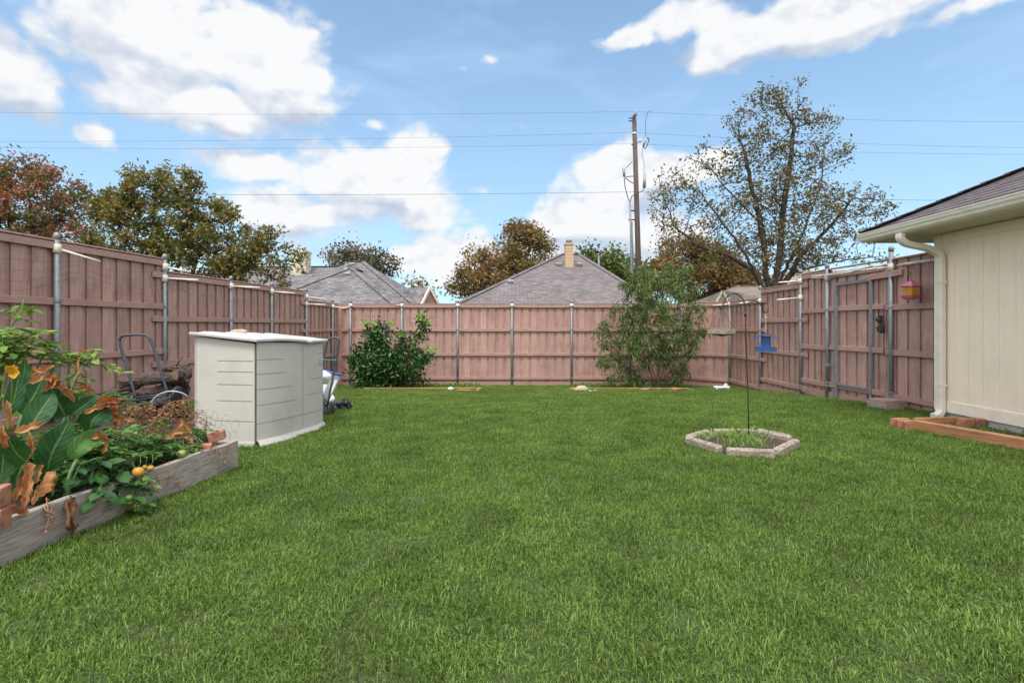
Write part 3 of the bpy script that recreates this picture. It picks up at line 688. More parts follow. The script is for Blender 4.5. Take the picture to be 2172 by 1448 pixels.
# ------------------------------------------------------------ storage shed
Cn = at(540, 690, 5.22); sx = Vector((.181, .983, -.03)).normalized(); sy = Vector((-.983, .181, 0)).normalized()   # along the doors, towards the back
C0 = Vector((Cn.x, Cn.y, gz(5.3)))
Sh = thing('storage_shed', C0, 'beige plastic storage shed with two doors and a sloping lid on the lawn', 'shed')
WL, DP, H0, H1 = 1.25, .68, 1.045, 1.115
def grooved(o, u, v, n, Wd, Ht, grooves, depth=.009, bulge=None, topf=None, xdiv=12):
    xs = sorted(set([0, Wd] + [g[i] for g in grooves for i in (0, 1)] + [Wd * k / xdiv for k in range(xdiv + 1)])); ys = sorted(set([0, Ht] + [g[i] for g in grooves for i in (2, 3)] + [Ht * k / 8 for k in range(9)]))
    V = []; Fs = []
    def P(x, y, dp):
        yy = y * (topf(x) / Ht if topf and y > Ht * .88 else 1); q = o + u * x + v * yy + n * (bulge(x, y) if bulge else 0) - n * dp; V.append(q); return len(V) - 1
    hm = {}
    for i in range(len(xs) - 1):
        for j in range(len(ys) - 1):
            cx, cy = (xs[i] + xs[i + 1]) / 2, (ys[j] + ys[j + 1]) / 2
            dp = depth if any(g[0] < cx < g[1] and g[2] < cy < g[3] for g in grooves) else 0; hm[i, j] = dp
            Fs.append((P(xs[i], ys[j], dp), P(xs[i + 1], ys[j], dp), P(xs[i + 1], ys[j + 1], dp), P(xs[i], ys[j + 1], dp)))
    for (i, j), dp in hm.items():
        if (i + 1, j) in hm and hm[i + 1, j] != dp:
            e = hm[i + 1, j]; Fs.append((P(xs[i + 1], ys[j], dp), P(xs[i + 1], ys[j], e), P(xs[i + 1], ys[j + 1], e), P(xs[i + 1], ys[j + 1], dp)))
        if (i, j + 1) in hm and hm[i, j + 1] != dp:
            e = hm[i, j + 1]; Fs.append((P(xs[i], ys[j + 1], dp), P(xs[i + 1], ys[j + 1], dp), P(xs[i + 1], ys[j + 1], e), P(xs[i], ys[j + 1], e)))
    return V, Fs
mb = MB()
gs = [(DP * .03, DP * .62, y, y + .016) for y in (.995 - .14, .745, .615, .45, .245)]
# side facing the yard entrance (grooves run to the door edge)
V, Fs = grooved(C0 + sy * .0, sy, sq, -sx, DP, H0, gs, .007, topf=lambda x: H0 + (H1 - H0) * (x / DP)); mb.add(V, Fs)
V, Fs = grooved(C0 + sx * WL, sy, sq, sx, DP, H0, gs, .007, topf=lambda x: H0 + (H1 - H0) * (x / DP)); mb.add(V, Fs)
mb.obox(C0 + sy * (DP) + sx * WL / 2 + sq * H1 / 2, sx, sy, sq, WL / 2, .01, H1 / 2)
mb.obox(C0 + sy * (DP / 2) + sx * WL / 2 + sq * .03, sx, sy, sq, WL / 2 - .01, DP / 2 - .01, .03)
mb.build('body', SHED, Sh)
def bulge_at(s):   # the front bows outward
    return .062 * (1 - abs(2 * s / WL - 1) ** 3.0)
dw = (WL - .03) * .58
def door(s0, s1, gr, flip):
    Wd = s1 - s0
    def bl(x, y):
        base = bulge_at(s0 + x)
        t = min(max((y - .22) / .6, 0), 1)
        wedge = .018 * max(0, 1 - max(0, (x if not flip else Wd - x) - Wd * (.80 - .32 * t)) / .03) if y > .26 else .018
        return base + .018
    V, Fs = grooved(C0 + sx * s0 + sq * .072, sx, sq, -sy, Wd, .985, gr, .008, bulge=bl, xdiv=22)
    m = MB(); m.add(V, Fs)
    o = m.build('door', SHED, Sh, True)
    md = o.modifiers.new('es', 'EDGE_SPLIT'); md.split_angle = R(28); return o
gr1 = [(0, f * dw, y, y + .012) for f, y in ((.50, .80), (.58, .655), (.68, .50), (.80, .34))] + [(0, dw, .155, .168)]
d1 = door(.004, .004 + dw, gr1, False)
s2 = .004 + dw + .006; W2 = WL - .01 - s2
gr2 = [(f * W2, W2, y, y + .012) for f, y in ((.55, .84), (.45, .70), (.32, .545), (.18, .37))] + [(0, W2, .155, .168)]
d2 = door(s2, WL - .01, gr2, True)
m = MB(); q = C0 + sx * (WL - .16) - sy * (bulge_at(WL - .16) + .022) + sq * .85; m.obox(q, sx, sy, sq, .06, .003, .035, 0); m.build('badge', SHEDL, d2)
# inner dark recess behind the door edges
m = MB(); m.obox(C0 + sx * (WL / 2) + sy * .03 + sq * .5, sx, sy, sq, WL / 2 - .02, .005, .47); m.build('inner_frame', SHED, Sh)
mc = MB(); mc.obox(C0 + sx * .008 - sy * .008 + sq * .54, sx, sy, sq, .007, .006, .50, .002); mc.build('corner_edge', SEAM, Sh)  # dark brownish strip along the gap between side panel and door
# base lip
m = MB(); N = 16; ring0 = []
V = []; Fs = []
for i in range(N + 1):
    s = WL * i / N; b = bulge_at(s); p = C0 + sx * s
    V += [p - sy * (b + .0) + sq * .07, p - sy * (b + .035) + sq * .068, p - sy * (b + .06) + sq * .02, p - sy * (b + .06) + sq * -.03]
for i in range(N):
    for k in range(3): a = i * 4 + k; Fs.append((a, a + 1, a + 5, a + 4))
m.add(V, Fs); m.obox(C0 - sx * .004 + sy * DP / 2 + sq * .02, sx, sy, sq, .012, DP / 2, .025); m.build('base_lip', SHED, Sh)
# lid with ribs, slightly warped
V = []; Fs = []; NX, NY = 28, 14
def lidz(s, t): # t 0 front .. 1 back
    return H0 + .012 + (H1 - H0) * t + .018 * math.sin(s * 5.2) * (1 - t) * .5 + (.014 if (int((s + .1) / .17) % 2 and .12 < t < .95 and .08 < s < WL - .05) else 0) - .010 * max(0, (abs(s - WL * .62) < .05)) * (t < .35)
for j in range(NY + 1):
    for i in range(NX + 1):
        s = -.05 + (WL + .1) * i / NX; t = j / NY; b = bulge_at(min(max(s, 0), WL)) * (1 - t); yy = -(.06 + b) + (DP + .10 + b) * t
        V.append(C0 + sx * s + sy * yy + sq * (lidz(s, t) + .034))
nt = len(V)
V += [p - sq * .030 for p in V]
w_ = NX + 1
for j in range(NY):
    for i in range(NX):
        a = j * w_ + i; Fs.append((a, a + w_, a + w_ + 1, a + 1)); Fs.append((nt + a, nt + a + 1, nt + a + w_ + 1, nt + a + w_))
for i in range(NX):
    Fs.append((i, i + 1, nt + i + 1, nt + i)); a = NY * w_ + i; Fs.append((a + 1, a, nt + a, nt + a + 1))
for j in range(NY):
    a = j * w_; Fs.append((a + w_, a, nt + a, nt + a + w_)); a = j * w_ + NX; Fs.append((a, a + w_, nt + a + w_, nt + a))
m = MB(); m.add(V, Fs); o = m.build('lid', SHEDL, Sh); bv = o.modifiers.new('b', 'BEVEL'); bv.width = .008; bv.segments = 2; bv.limit_method = 'ANGLE'; bv.angle_limit = R(50)

# things around the shed
def hand_truck(loc, pts, label, r=.017, extra=None, base=None, ax=Vector((1, 0, 0))):
    T = thing('hand_truck', loc, label, 'hand truck'); m = MB(); m.tube(pts, r, 10, True); m.build('handle_frame', HANDLE, T, True)
    a, b = Vector(pts[0]), Vector(pts[-1])
    m = MB(); m.tube([a, b], r * .8, 8); m.tube([a + (Vector(pts[1]) - a) * .35, b + (Vector(pts[-2]) - b) * .35], r * .7, 8); m.build('crossbar', HANDLE, T, True)
    for q, sg in ((a, -1), (b, 1)):
        m = MB(); c = q + (b - a).normalized() * .06 * sg + Vector((0, .06, -.02)); A = (b - a).normalized()
        V = []; prof = [(.0, .03), (.04, .03), (.085, .03), (.11, .02), (.115, 0), (.11, -.02), (.085, -.03), (.04, -.03), (0, -.03)]
        u = sq; v = A.cross(u).normalized()
        for (rr, h) in prof: V += [c + A * h + (u * math.cos(2 * math.pi * k / 16) + v * math.sin(2 * math.pi * k / 16)) * rr for k in range(16)]
        Fs = [(i * 16 + k, i * 16 + (k + 1) % 16, i * 16 + 16 + (k + 1) % 16, i * 16 + 16 + k) for i in range(len(prof) - 1) for k in range(16)]
        m.add(V, Fs); m.build('wheel', BLACKM, T, True)
    m = MB(); m.beam(a + Vector((0, -.02, -.05)), b + Vector((0, -.02, -.05)), .22, .012, up=Vector((0, 0, 1))); m.build('toe_plate', HANDLE, T)
    return T
Y = 6.3
hand_truck(at(320, 846, Y), crom([at(290, 848, Y), at(272, 790, Y + .02), at(255, 730, Y + .05), at(257, 715, Y + .05), at(268, 711, Y + .06), at(303, 710, Y + .1), at(318, 718, Y + .1), at(328, 745, Y + .1), at(345, 800, Y + .06), at(357, 838, Y + .05)], 4), 'black tube handled hand truck standing among the firewood', .016)
Y = 7.2
HT = hand_truck(at(705, 860, Y), crom([at(681, 845, Y), at(682, 790, Y + .05), at(692, 732, Y + .1), at(699, 719, Y + .1), at(708, 716, Y + .12), at(717, 718, Y + .12), at(719, 730, Y + .12), at(709, 785, Y + .1), at(694, 862, Y)], 4), 'dark hand truck with a teal cord standing behind the shed', .014)
m = MB(); m.tube([at(680, 762, Y), at(690, 762.5, Y), at(713, 763.5, Y)], .007, 6); m.build('cord', TEAL, HT)
# laundry basket tipped on its side
Bk = thing('laundry_basket', at(700, 840, 7.35), 'white slotted basket with a blue rim leaning behind the hand truck', 'basket')
Y = 7.5
rim_c = at(694, 788, Y); axis = Vector((-.25, -.15, -1)).normalized(); u_ = axis.orthogonal().normalized(); u_ = Vector((1, 0, -.25)).normalized(); v_ = axis.cross(u_).normalized()
V = []; Fs = []; n = 24; lv = [(.20, 0), (.195, .08), (.185, .16), (.17, .26), (.15, .36), (.13, .42)]
for (r_, h) in lv: V += [rim_c + axis * h + (u_ * math.cos(2 * math.pi * k / n) + v_ * math.sin(2 * math.pi * k / n) * .8) * r_ for k in range(n)]
for i in range(len(lv) - 1):
    for k in range(n):
        if i in (1, 2, 3) and k % 3 == 1: continue
        j = (k + 1) % n; Fs.append((i * n + k, i * n + j, i * n + n + j, i * n + n + k))
Fs.append(tuple((len(lv) - 1) * n + k for k in range(n)))
m = MB(); m.add(V, Fs); m.build('tub', WHITEP, Bk)
m = MB(); m.tube([V[k] for k in range(n)] + [V[0]], .014, 8); m.build('rim', BLUEP, Bk, True)
m = MB(); m.blob(at(688, 800, 7.1), (.07, .07, .09), 3, .3, 14, 10); o = m.build('white_bundle', WHITEP, None, True, origin=at(688, 790, 7.1)); tag(o, 'crumpled white bundle beside the blue rimmed basket', 'bundle')
m = MB(); m.blob(gpt(694, 862) + sq * .1, (.10, .14, .12), 4, .4, 14, 10); o = m.build('white_bag', WHITEP, None, True, origin=gpt(694, 862)); tag(o, 'small white plastic bag on the grass at the far corner of the shed', 'bag')
m = MB(); c = gpt(722, 868)
m.blob(c + Vector((0, 0, .06)), (.13, .10, .07), 5, .5, 18, 12); m.blob(c + Vector((.07, .02, .11)), (.06, .07, .06), 9, .5, 14, 10); m.blob(c + Vector((.11, 0, .04)), (.06, .06, .045), 7, .6, 12, 8)
o = m.build('black_bag', BLACKP, None, False, origin=c); tag(o, 'crumpled black plastic bag lying on the lawn right of the shed', 'bag')
m = MB(); c = at(506, 704, 6.0); m.blob(c, (.085, .04, .032), 8, .35, 12, 8); o = m.build('stone', ROCK, None, True, origin=c); tag(o, 'small pinkish stone lying on the back edge of the shed lid', 'stone')
m = MB(); m.tube(bez([at(318, 858, 5.9), at(330, 828, 5.9), at(375, 820, 5.95), at(400, 842, 6.0)], 16), .008, 8); o = m.build('garden_hose', MAT('pale_hose', (.42, .50, .55), None, .4, bump=0), None, True, origin=at(320, 858, 5.9)); tag(o, 'arched loop of pale blue hose in front of the firewood', 'hose')

# firewood
def logm(a, b, r, seed, label):
    a, b = Vector(a), Vector(b); rn = random.Random(seed); T = thing('firewood_log', (a + b) / 2, label, 'log'); n = 14; K = 9
    side = (b - a).normalized().orthogonal().normalized(); t = (b - a).normalized(); q = t.cross(side); V = []; Fs = []
    bend = Vector((rn.uniform(-1, 1), rn.uniform(-1, 1), rn.uniform(-1, 1))) * .03
    for i in range(K + 1):
        p = a.lerp(b, i / K) + bend * math.sin(3.14 * i / K)
        for k in range(n):
            rr = r * (1 + rn.uniform(-.16, .14) + .08 * math.sin(i * 1.7 + k)); V.append(p + (side * math.cos(2 * math.pi * k / n) + q * math.sin(2 * math.pi * k / n)) * rr)
    for i in range(K):
        for k in range(n): j = (k + 1) % n; Fs.append((i * n + k, i * n + j, i * n + n + j, i * n + n + k))
    m = MB(); m.add(V, Fs); m.build('bark', LOGB, T)
    for e in (0, K):
        m = MB(); m.add(V[e * n:e * n + n], [tuple(range(n))]); m.build('cut_end', LOGE, T)
YL = 6.75
LOGS = [((238, 836), (305, 803), .075, 'thick shaggy log at the left tip of the firewood pile'), ((256, 812), (398, 800), .07, 'long dark log across the middle of the firewood pile'), ((300, 800), (372, 783), .06, 'reddish log near the top of the firewood pile'),
 ((372, 795), (402, 790), .075, 'short thick log next to the shed side, upper right of the pile'), ((292, 838), (352, 824), .06, 'pale brown log between the handle legs of the hand truck'), ((345, 806), (402, 812), .065, 'dark log right of the hand truck handle touching the shed'), ((350, 822), (402, 830), .07, 'log low against the shed behind the hose loop'),
 ((268, 850), (330, 852), .07, 'bottom log at the left foot of the firewood pile'), ((325, 852), (400, 850), .07, 'bottom log at the right foot of the firewood pile'), ((340, 780), (398, 776), .04, 'thin straight log on top of the firewood pile')]
for i, (p, q, r_, lb) in enumerate(LOGS):
    dy = random.Random(i).uniform(-.12, .2); logm(at(p[0], p[1], YL + dy), at(q[0], q[1], YL + dy + .15), r_, i, lb)
for i in range(4):
    dy = .2; logm(at(262 + 34 * i, 872, YL + dy), at(300 + 34 * i, 874, YL + dy + .1), .07, 40 + i, ['ground log at the far left bottom', 'second ground log from the left', 'third ground log from the left', 'ground log nearest the shed'][i] + ' of the firewood pile')
m = MB(); m.tube([at(374, 777, 6.6), at(380, 765, 6.6), at(388, 757, 6.62)], [.012, .009, .005], 6); m.tube([at(360, 778, 6.6), at(398, 782, 6.5)], .008, 6)
o = m.build('dead_twig', LOGB, None, origin=at(374, 777, 6.6)); tag(o, 'forked dead twig sticking up from the top of the firewood', 'twig')

# ------------------------------------------------------------ ring bed with the shepherd hook
rc = Vector((2.52, 5.42, 0)); zg = gz(5.4)
RL = [((1457, 940), (1528, 962), 0, 'round topped grey timber at the left front of the ring bed'), ((1541, 966), (1643, 971), 0, 'grey timber along the front of the ring bed'), ((1645, 968), (1689, 946), 0, 'split timber at the right front corner of the ring bed'),
      ((1604, 925), (1678, 940), 1, 'doubled timber at the right back of the ring bed'), ((1514, 924), (1600, 924), 0, 'timber along the back of the ring bed'), ((1459, 938), (1500, 925), 0, 'short timber at the left back of the ring bed')]
ringpts = []
for (p, q, dbl, lb) in RL:
    a, b = gpt(*p), gpt(*q); ringpts += [a, b]
    m = MB(); m.beam(a + sq * .035, b + sq * .035, .075, .085, bev=.016)
    if dbl: m.beam(a + sq * .035 + Vector((.05, .07, 0)), b + sq * .035 + Vector((.03, .09, 0)), .06, .08, bev=.012)
    o = m.build('edging_log', OLDW, None, origin=a); tag(o, lb, 'timber')
cen = sum(ringpts, Vector()) / len(ringpts)
V = [cen + sq * .05] + [p.lerp(cen, .03) + sq * .025 for p in sorted(ringpts, key=lambda p: math.atan2(p.y - cen.y, p.x - cen.x))]
m = MB(); nV = len(V); V2 = V + [p - sq * .2 for p in V[1:]]
m.add(V2, [(0, i, i % (nV - 1) + 1) for i in range(1, nV)] + [(i, nV - 1 + i, nV - 1 + i % (nV - 1) + 1, i % (nV - 1) + 1) for i in range(1, nV)]); o = m.build('flowerbed_soil', SOIL, None, origin=cen); tag(o, 'dark soil inside the timber ring bed', None, None, 'structure')

YS = 5.5
Hk = thing('shepherd_hook', gpt(1589, 936), 'black double shepherd hook pole standing in the timber ring bed', 'garden hook')
m = MB(); m.tube([gpt(1589, 936) - sq * .1, at(1587, 850, YS), at(1583.5, 750, YS), at(1581, 667, YS), at(1580.5, 648, YS)], .0068, 8); m.build('pole', BLACKM, Hk, True)
m = MB(); m.tube(crom([at(1580.8, 664, YS), at(1579.8, 648, YS), at(1574, 632, YS), at(1560, 622.5, YS), at(1546, 625, YS), at(1537, 638, YS), at(1531, 653, YS), at(1527.5, 654.5, YS), at(1525.5, 648, YS)], 5), .0075, 8); m.build('hook', BLACKM, Hk, True)
m = MB(); m.tube(crom([at(1581.5, 668, YS), at(1582, 652, YS), at(1590, 640.5, YS), at(1602, 638.5, YS), at(1612, 645, YS), at(1619, 659, YS), at(1624, 663, YS), at(1628, 660, YS), at(1629.8, 653, YS)], 5), .0065, 8); m.build('hook', BLACKM, Hk, True)
m = MB(); m.tube([at(1581.2, 671, YS), at(1581.0, 662, YS)], .013, 8); m.build('collar', BLACKM, Hk, True)

Tf = thing('tray_feeder', at(1530, 705, YS), 'flat weathered wood tray feeder hanging from the left arm of the hook', 'bird feeder')
tc_ = at(1531, 702.5, YS); a45 = R(38); ux = Vector((math.cos(a45), math.sin(a45), .03)).normalized(); uy = Vector((-math.sin(a45), math.cos(a45), .02)).normalized(); hw = .098
m = MB()
for sg in (-1, 1):
    m.beam(tc_ - ux * hw + uy * hw * sg, tc_ + ux * hw + uy * hw * sg, .018, .042); m.beam(tc_ - uy * (hw - .009) + ux * hw * sg, tc_ + uy * (hw - .009) + ux * hw * sg, .018, .042)
m.build('rim', OLDW, Tf)
m = MB(); q4 = [tc_ + ux * a_ * (hw + .008) + uy * b_ * (hw + .008) - sq * .019 for a_, b_ in ((1, 1), (-1, 1), (-1, -1), (1, -1))]; m.add(q4 + [p - sq * .006 for p in q4] + [tc_ - sq * .05, tc_ - sq * .056], [(0, 1, 8), (1, 2, 8), (2, 3, 8), (3, 0, 8), (5, 4, 9), (6, 5, 9), (7, 6, 9), (4, 7, 9), (0, 4, 5, 1), (1, 5, 6, 2), (2, 6, 7, 3), (3, 7, 4, 0)]); m.build('mesh_floor', OLDD, Tf)
hp = at(1529.5, 656, YS)
for su in (-1, 1):
    for sv in (-1, 1):
        m = MB(); m.tube([hp, tc_ + ux * hw * su + uy * hw * sv + sq * .02], .0022, 5); m.build('hanging_wire', BLACKM, Tf)

Bf2 = thing('bird_feeder', at(1624, 745, YS), 'bright blue house shaped bird feeder hanging from the right arm of the hook', 'bird feeder')
cB = at(1624.5, 690, YS); yaw = R(-25); fx = Vector((math.cos(yaw), math.sin(yaw), 0)); fy = Vector((-fx.y, fx.x, 0))
def zB(py): return at(0, py, YS).z
b0, b1 = zB(745), zB(737)
cc = Vector((cB.x, cB.y, 0))
m = MB(); m.obox(cc + sq * (b0 + .006), fx, fy, sq, .095, .07, .006)
for sg in (-1, 1):
    m.obox(cc + fy * .07 * sg + sq * (b0 + .022), fx, fy, sq, .095, .005, .022); m.obox(cc + fx * .095 * sg + sq * (b0 + .0215), fx, fy, sq, .005, .0645, .0215)
m.build('tray', BLUE, Bf2)
m = MB()
for sg in (-1, 1):      # two gable walls with the open seed slot between them
    h0, h1 = b0 + .012, zB(713); c_ = cc + fy * .048 * sg
    m.obox(c_ + sq * ((h0 + h1) / 2), fx, fy, sq, .047, .006, (h1 - h0) / 2)
m.build('gable_wall', BLUE, Bf2)
m = MB(); m.obox(cc + sq * ((b0 + zB(713)) / 2 + .012), fx, fy, sq, .036, .042, (zB(713) - b0) / 2 - .012); m.build('seed_box', MAT('dark_blue_panel', (.008, .02, .06), None, .3, bump=0), Bf2)
ra = zB(705)
for sg in (-1, 1):
    m = MB(); e = zB(718); V = []
    for s2_ in (-1, 1):
        V += [cc + fy * .105 * s2_ + sq * ra, cc + fy * .105 * s2_ + fx * .125 * sg + sq * e]
    V += [p - sq * .012 for p in V]
    m.add(V, [(0, 1, 3, 2), (4, 6, 7, 5), (0, 4, 5, 1), (2, 3, 7, 6), (1, 5, 7, 3), (0, 2, 6, 4)]); m.build('roof_panel', BLUE, Bf2)
m = MB(); m.tube([cc + sq * ra, at(1624.2, 664, YS)], .002, 5); m.lathe(Vector((cc.x, cc.y, zB(674))), [(.002, 0), (.008, .006), (.002, .014)], 8); m.build('hanging_wire', PVC, Bf2)

Pf = thing('bird_feeder', at(1932, 634, 7.7), 'pink and amber lantern bird feeder hanging on the fence beside the house', 'bird feeder')
YP = 7.7; cP = at(1932, 690, YP)
def zP(py): return at(0, py, YP).z
cpv = Vector((cP.x, cP.y, 0))
m = MB(); m.lathe(cpv, [(.155, zP(608)), (.15, zP(606)), (.10, zP(602)), (.045, zP(597)), (.028, zP(596)), (.03, zP(594)), (.012, zP(592)), (.004, zP(590))], 6); m.build('roof', PINK, Pf)
m = MB(); m.lathe(cpv, [(.082, zP(632)), (.108, zP(607.5))], 6); m.build('seed_chamber', AMBER, Pf)
m = MB(); m.lathe(cpv, [(.05, zP(633.5)), (.11, zP(632)), (.138, zP(627)), (.143, zP(627)), (.115, zP(633)), (.055, zP(635))], 6); m.build('tray', PINK, Pf)
m = MB(); m.tube([cpv + sq * zP(591), cpv + sq * zP(558) ], .0025, 5); m.lathe(cpv + sq * zP(581), [(.002, 0), (.01, .008), (.002, .016)], 8); m.build('hanging_line', BLACKM, Pf)

# ------------------------------------------------------------ far edge beds
def timber(p, q, label, h=.05, mat=ORANGEW, w_=.09, dz=0):
    a, b = gpt(*p), gpt(*q); m = MB(); m.beam(a + sq * (h / 2 + dz), b + sq * (h / 2 + dz), w_, h, bev=.005); o = m.build('landscape_timber', mat, None, origin=a); tag(o, label, 'timber')
timber((772, 826), (1022, 826), 'long low orange timber edging in front of the left back fence')
timber((1018, 826), (1012, 831), 'short timber end piece at the right of the left back bed')
timber((1210, 826.5), (1224, 831), 'short timber at the left end of the bed with the tan stone')
timber((1212, 826), (1460, 826.5), 'long timber edging against the back fence behind the narrow leaved tree', .05)
timber((1448, 824), (1472, 830), 'thin pale board slanting on the grass right of the narrow leaved tree', .03, OLDW, .06)
def rock(px, py, r, seed, label, mat=ROCK):
    c = gpt(px, py); m = MB(); m.blob(c + sq * r[2] * .5, r, seed, .2, 14, 9); o = m.build('stone', mat, None, True, origin=c); tag(o, label, 'stone')
rock(1233, 829, (.17, .11, .09), 2, 'large smooth tan stone on the grass by the back fence')
rock(1252, 831, (.04, .04, .03), 5, 'small pale stone right of the large tan stone', CONC)
rock(1262, 830, (.05, .04, .03), 6, 'small grey stone farther right of the large tan stone', CONC)
rock(986, 830, (.2, .09, .035), 7, 'flat reddish paver stone at the right of the left back bed', BRICK)
rock(955, 827, (.07, .05, .05), 8, 'small white stone against the back fence', WHITEP)
rock(1432, 829, (.12, .08, .06), 12, 'brown lump of rock right of the narrow leaved tree stems', BRICK)
rock(1368, 829, (.10, .07, .05), 13, 'reddish stone left of the narrow leaved tree stems', BRICK)
c = gpt(1531, 826); m = MB(); m.blob(c + sq * .04, (.17, .08, .05), 21, .5, 16, 9); m.blob(c + Vector((.10, 0, .08)), (.06, .05, .075), 22, .5, 12, 9); o = m.build('white_bag', WHITEP, None, False, origin=c); tag(o, 'crumpled white plastic bag on the grass at the right back fence', 'bag')
# ------------------------------------------------------------ houses beyond the fence
def roofmesh(root, polys, mat, name='roof'):
    V = []; Fs = []
    for P in polys:
        b = len(V); V += [Vector(p) for p in P]; Fs.append(tuple(range(b, b + len(P))))
    o = link_mesh(name, V, Fs, mat, root); add_uv(o)
    md = o.modifiers.new('s', 'SOLIDIFY'); md.thickness = .06; md.offset = 0
    return o
def P2(px, py, Y): return at(px, py, Y)
EV = CZ + .62          # eave height
def vent(root, p, s=.3, name='roof_vent'):
    m = MB(); m.obox(Vector(p) + Vector((0, -.05, .07)), Vector((1, 0, 0)), Vector((0, .95, .3)).normalized(), Vector((0, -.3, .95)).normalized(), s / 2, s * .45, .05, .01); m.obox(Vector(p) + Vector((0, 0, .02)), Vector((1, 0, 0)), Vector((0, .95, .3)).normalized(), Vector((0, -.3, .95)).normalized(), s * .4, s * .38, .05); m.build(name, METALV, root)
HA = thing('house', (-8, 25, gz(25)), 'grey shingled hip roof house with a pale chimney beyond the back fence corner', 'house')
ap = P2(744.6, 569.5, 24); fl = Vector((-10.3, 20, EV)); fr_ = Vector((-4.35, 20, EV))
rl = P2(640, 568, 27); rm = P2(712, 567, 27); r1 = P2(737, 557, 27); r2 = P2(770, 557, 27)
er = Vector((-3.7, 21.0, EV)); erb = Vector((-3.7, 33, EV)); el = Vector((-19, 21.0, EV)); elb = Vector((-19, 33, EV)); rl0 = Vector((-15.5, 27, rl.z))
roofmesh(HA, [(el, er, r2, r1, rm, rl0), (er, erb, r2), (erb, elb, rl0, rm, r1, r2), (elb, el, rl0)], SH_A)
def caps(root, mat_, *edges):
    for a_, b_ in edges:
        m = MB(); m.beam(Vector(a_) + sq * .045, Vector(b_) + sq * .045, .26, .03); o = m.build('ridge_cap', mat_, root); add_uv(o)
bk = Vector((ap.x, 26.2, ap.z)); caps(HA, SH_A, (fl, ap), (fr_, ap), (r1, r2), (er, r2), (rm, r1), (rl0, rm), (ap, bk))
roofmesh(HA, [(fl, fr_, ap), (fr_, Vector((fr_.x, 24.2, EV + .02)), bk, ap), (Vector((fl.x, 24.2, EV + .02)), fl, ap, bk)], SH_A)
g0 = P2(856, 611.5, 24.5); g1 = P2(911.5, 610.4, 23.2); 
gl = Vector((g1.x - .55, 22.6, EV + .0)); gr = Vector((g1.x + .75, 23.8, EV + .05))
gl2 = Vector((g0.x - 2.2, 24.0, EV)); gr2 = Vector((g0.x + .6, 26.0, EV))
gl_ = Vector((-4.15, 21.7, EV)); 
roofmesh(HA, [(gl_, Vector((g1.x - .25, 21.9, EV)), g1, g0), (Vector((g1.x + .45, 24.3, EV)), Vector((g0.x + .8, 26, EV)), g0, g1)], SH_A, 'gable_roof')
m = MB(); a, b, c = Vector((g1.x - .25, 21.9, EV)), Vector((g1.x + .45, 24.3, EV)), g1
m.add([a + Vector((-.04, .04, 0)), b + Vector((-.04, 0, 0)), c + Vector((-.05, .02, -.05))], [(0, 1, 2)]); m.build('gable_wall', BRICKWALL, HA)
for (a_, b_) in ((a, c), (b, c)):
    m = MB(); m.beam(a_, b_, .05, .14); m.build('barge_board', TRIM, HA)
m = MB(); m.box(-18.6, -4.1, 21.4, 32.6, gz(25) - .1, EV - .02); m.box(-9.9, -4.75, 20.4, 24, gz(25) - .1, EV - .02); m.build('brick_wall', BRICKWALL, HA)
m = MB(); y = 26; a = P2(623, 537, y); b = P2(654, 595, y)
zz = b.z
while zz < a.z - .05: m.box(a.x, b.x, y - .35, y + .35, zz, min(zz + .165, a.z)); m.box(a.x + .01, b.x - .01, y - .34, y + .34, zz + .16, zz + .19); zz += .18
m.box(a.x - .04, b.x + .04, y - .4, y + .4, a.z, a.z + .1); m.box(a.x, b.x, y - .35, y + .35, b.z - .8, b.z - .001); m.build('chimney', CHIMW, HA)
vent(HA, P2(737, 584, 23.3), .3); vent(HA, P2(747, 563, 26.6), .3)
for (px, p0_, p1_, y) in ((853.6, 599, 634, 22.6), (733.6, 556, 571, 26.4)):
    m = MB(); a, b = P2(px, p0_, y), P2(px, p1_, y); m.tube([b - sq * .3, a], .05, 8); m.lathe(b - sq * .02, [(.14, 0), (.06, .1)], 8); m.build('vent_pipe', METALV, HA)

HB = thing('house', (2, 25, gz(25)), 'mauve grey hip roofed house with tan chimney behind the back fence', 'house')
xa, ya = P2(1193, 540, 26), P2(1228, 546, 26); zr_ = xa.z
r1, r2 = Vector((xa.x, 26, zr_)), Vector((ya.x, 26, zr_ - .02))
A_ = Vector((-2.5, 20, EV)); B_ = Vector((6.15, 20.6, EV)); C_ = Vector((6.6, 32, EV)); D_ = Vector((-2.5, 32, EV))
roofmesh(HB, [(A_, B_, r2, r1), (B_, C_, r2), (C_, D_, r1, r2), (D_, A_, r1)], SH_B)
caps(HB, SH_B, (A_, r1), (B_, r2), (r1, r2)); sa = P2(1078, 597, 22.4); s0, s1_ = Vector((-1.75, 18.9, EV)), Vector((1.75, 18.9, EV)); sb = Vector((sa.x, 23.2, sa.z))
roofmesh(HB, [(s0, s1_, sa), (s1_, Vector((1.9, 21.2, EV + .35)), sb, sa), (Vector((-2.2, 21.0, EV + .1)), s0, sa, sb)], SH_B)
m = MB(); y = 24.6; a = P2(1198, 520, y); b = P2(1215.5, 554, y); zz = b.z
while zz < a.z - .05: m.box(a.x, b.x, y - .22, y + .22, zz, min(zz + .125, a.z)); m.box(a.x + .008, b.x - .008, y - .21, y + .21, zz + .12, zz + .145); zz += .14
m.box(a.x - .03, b.x + .03, y - .25, y + .25, a.z, a.z + .05); m.box(a.x, b.x, y - .22, y + .22, b.z - .9, b.z - .001); o = m.build('chimney', CHIM, HB)
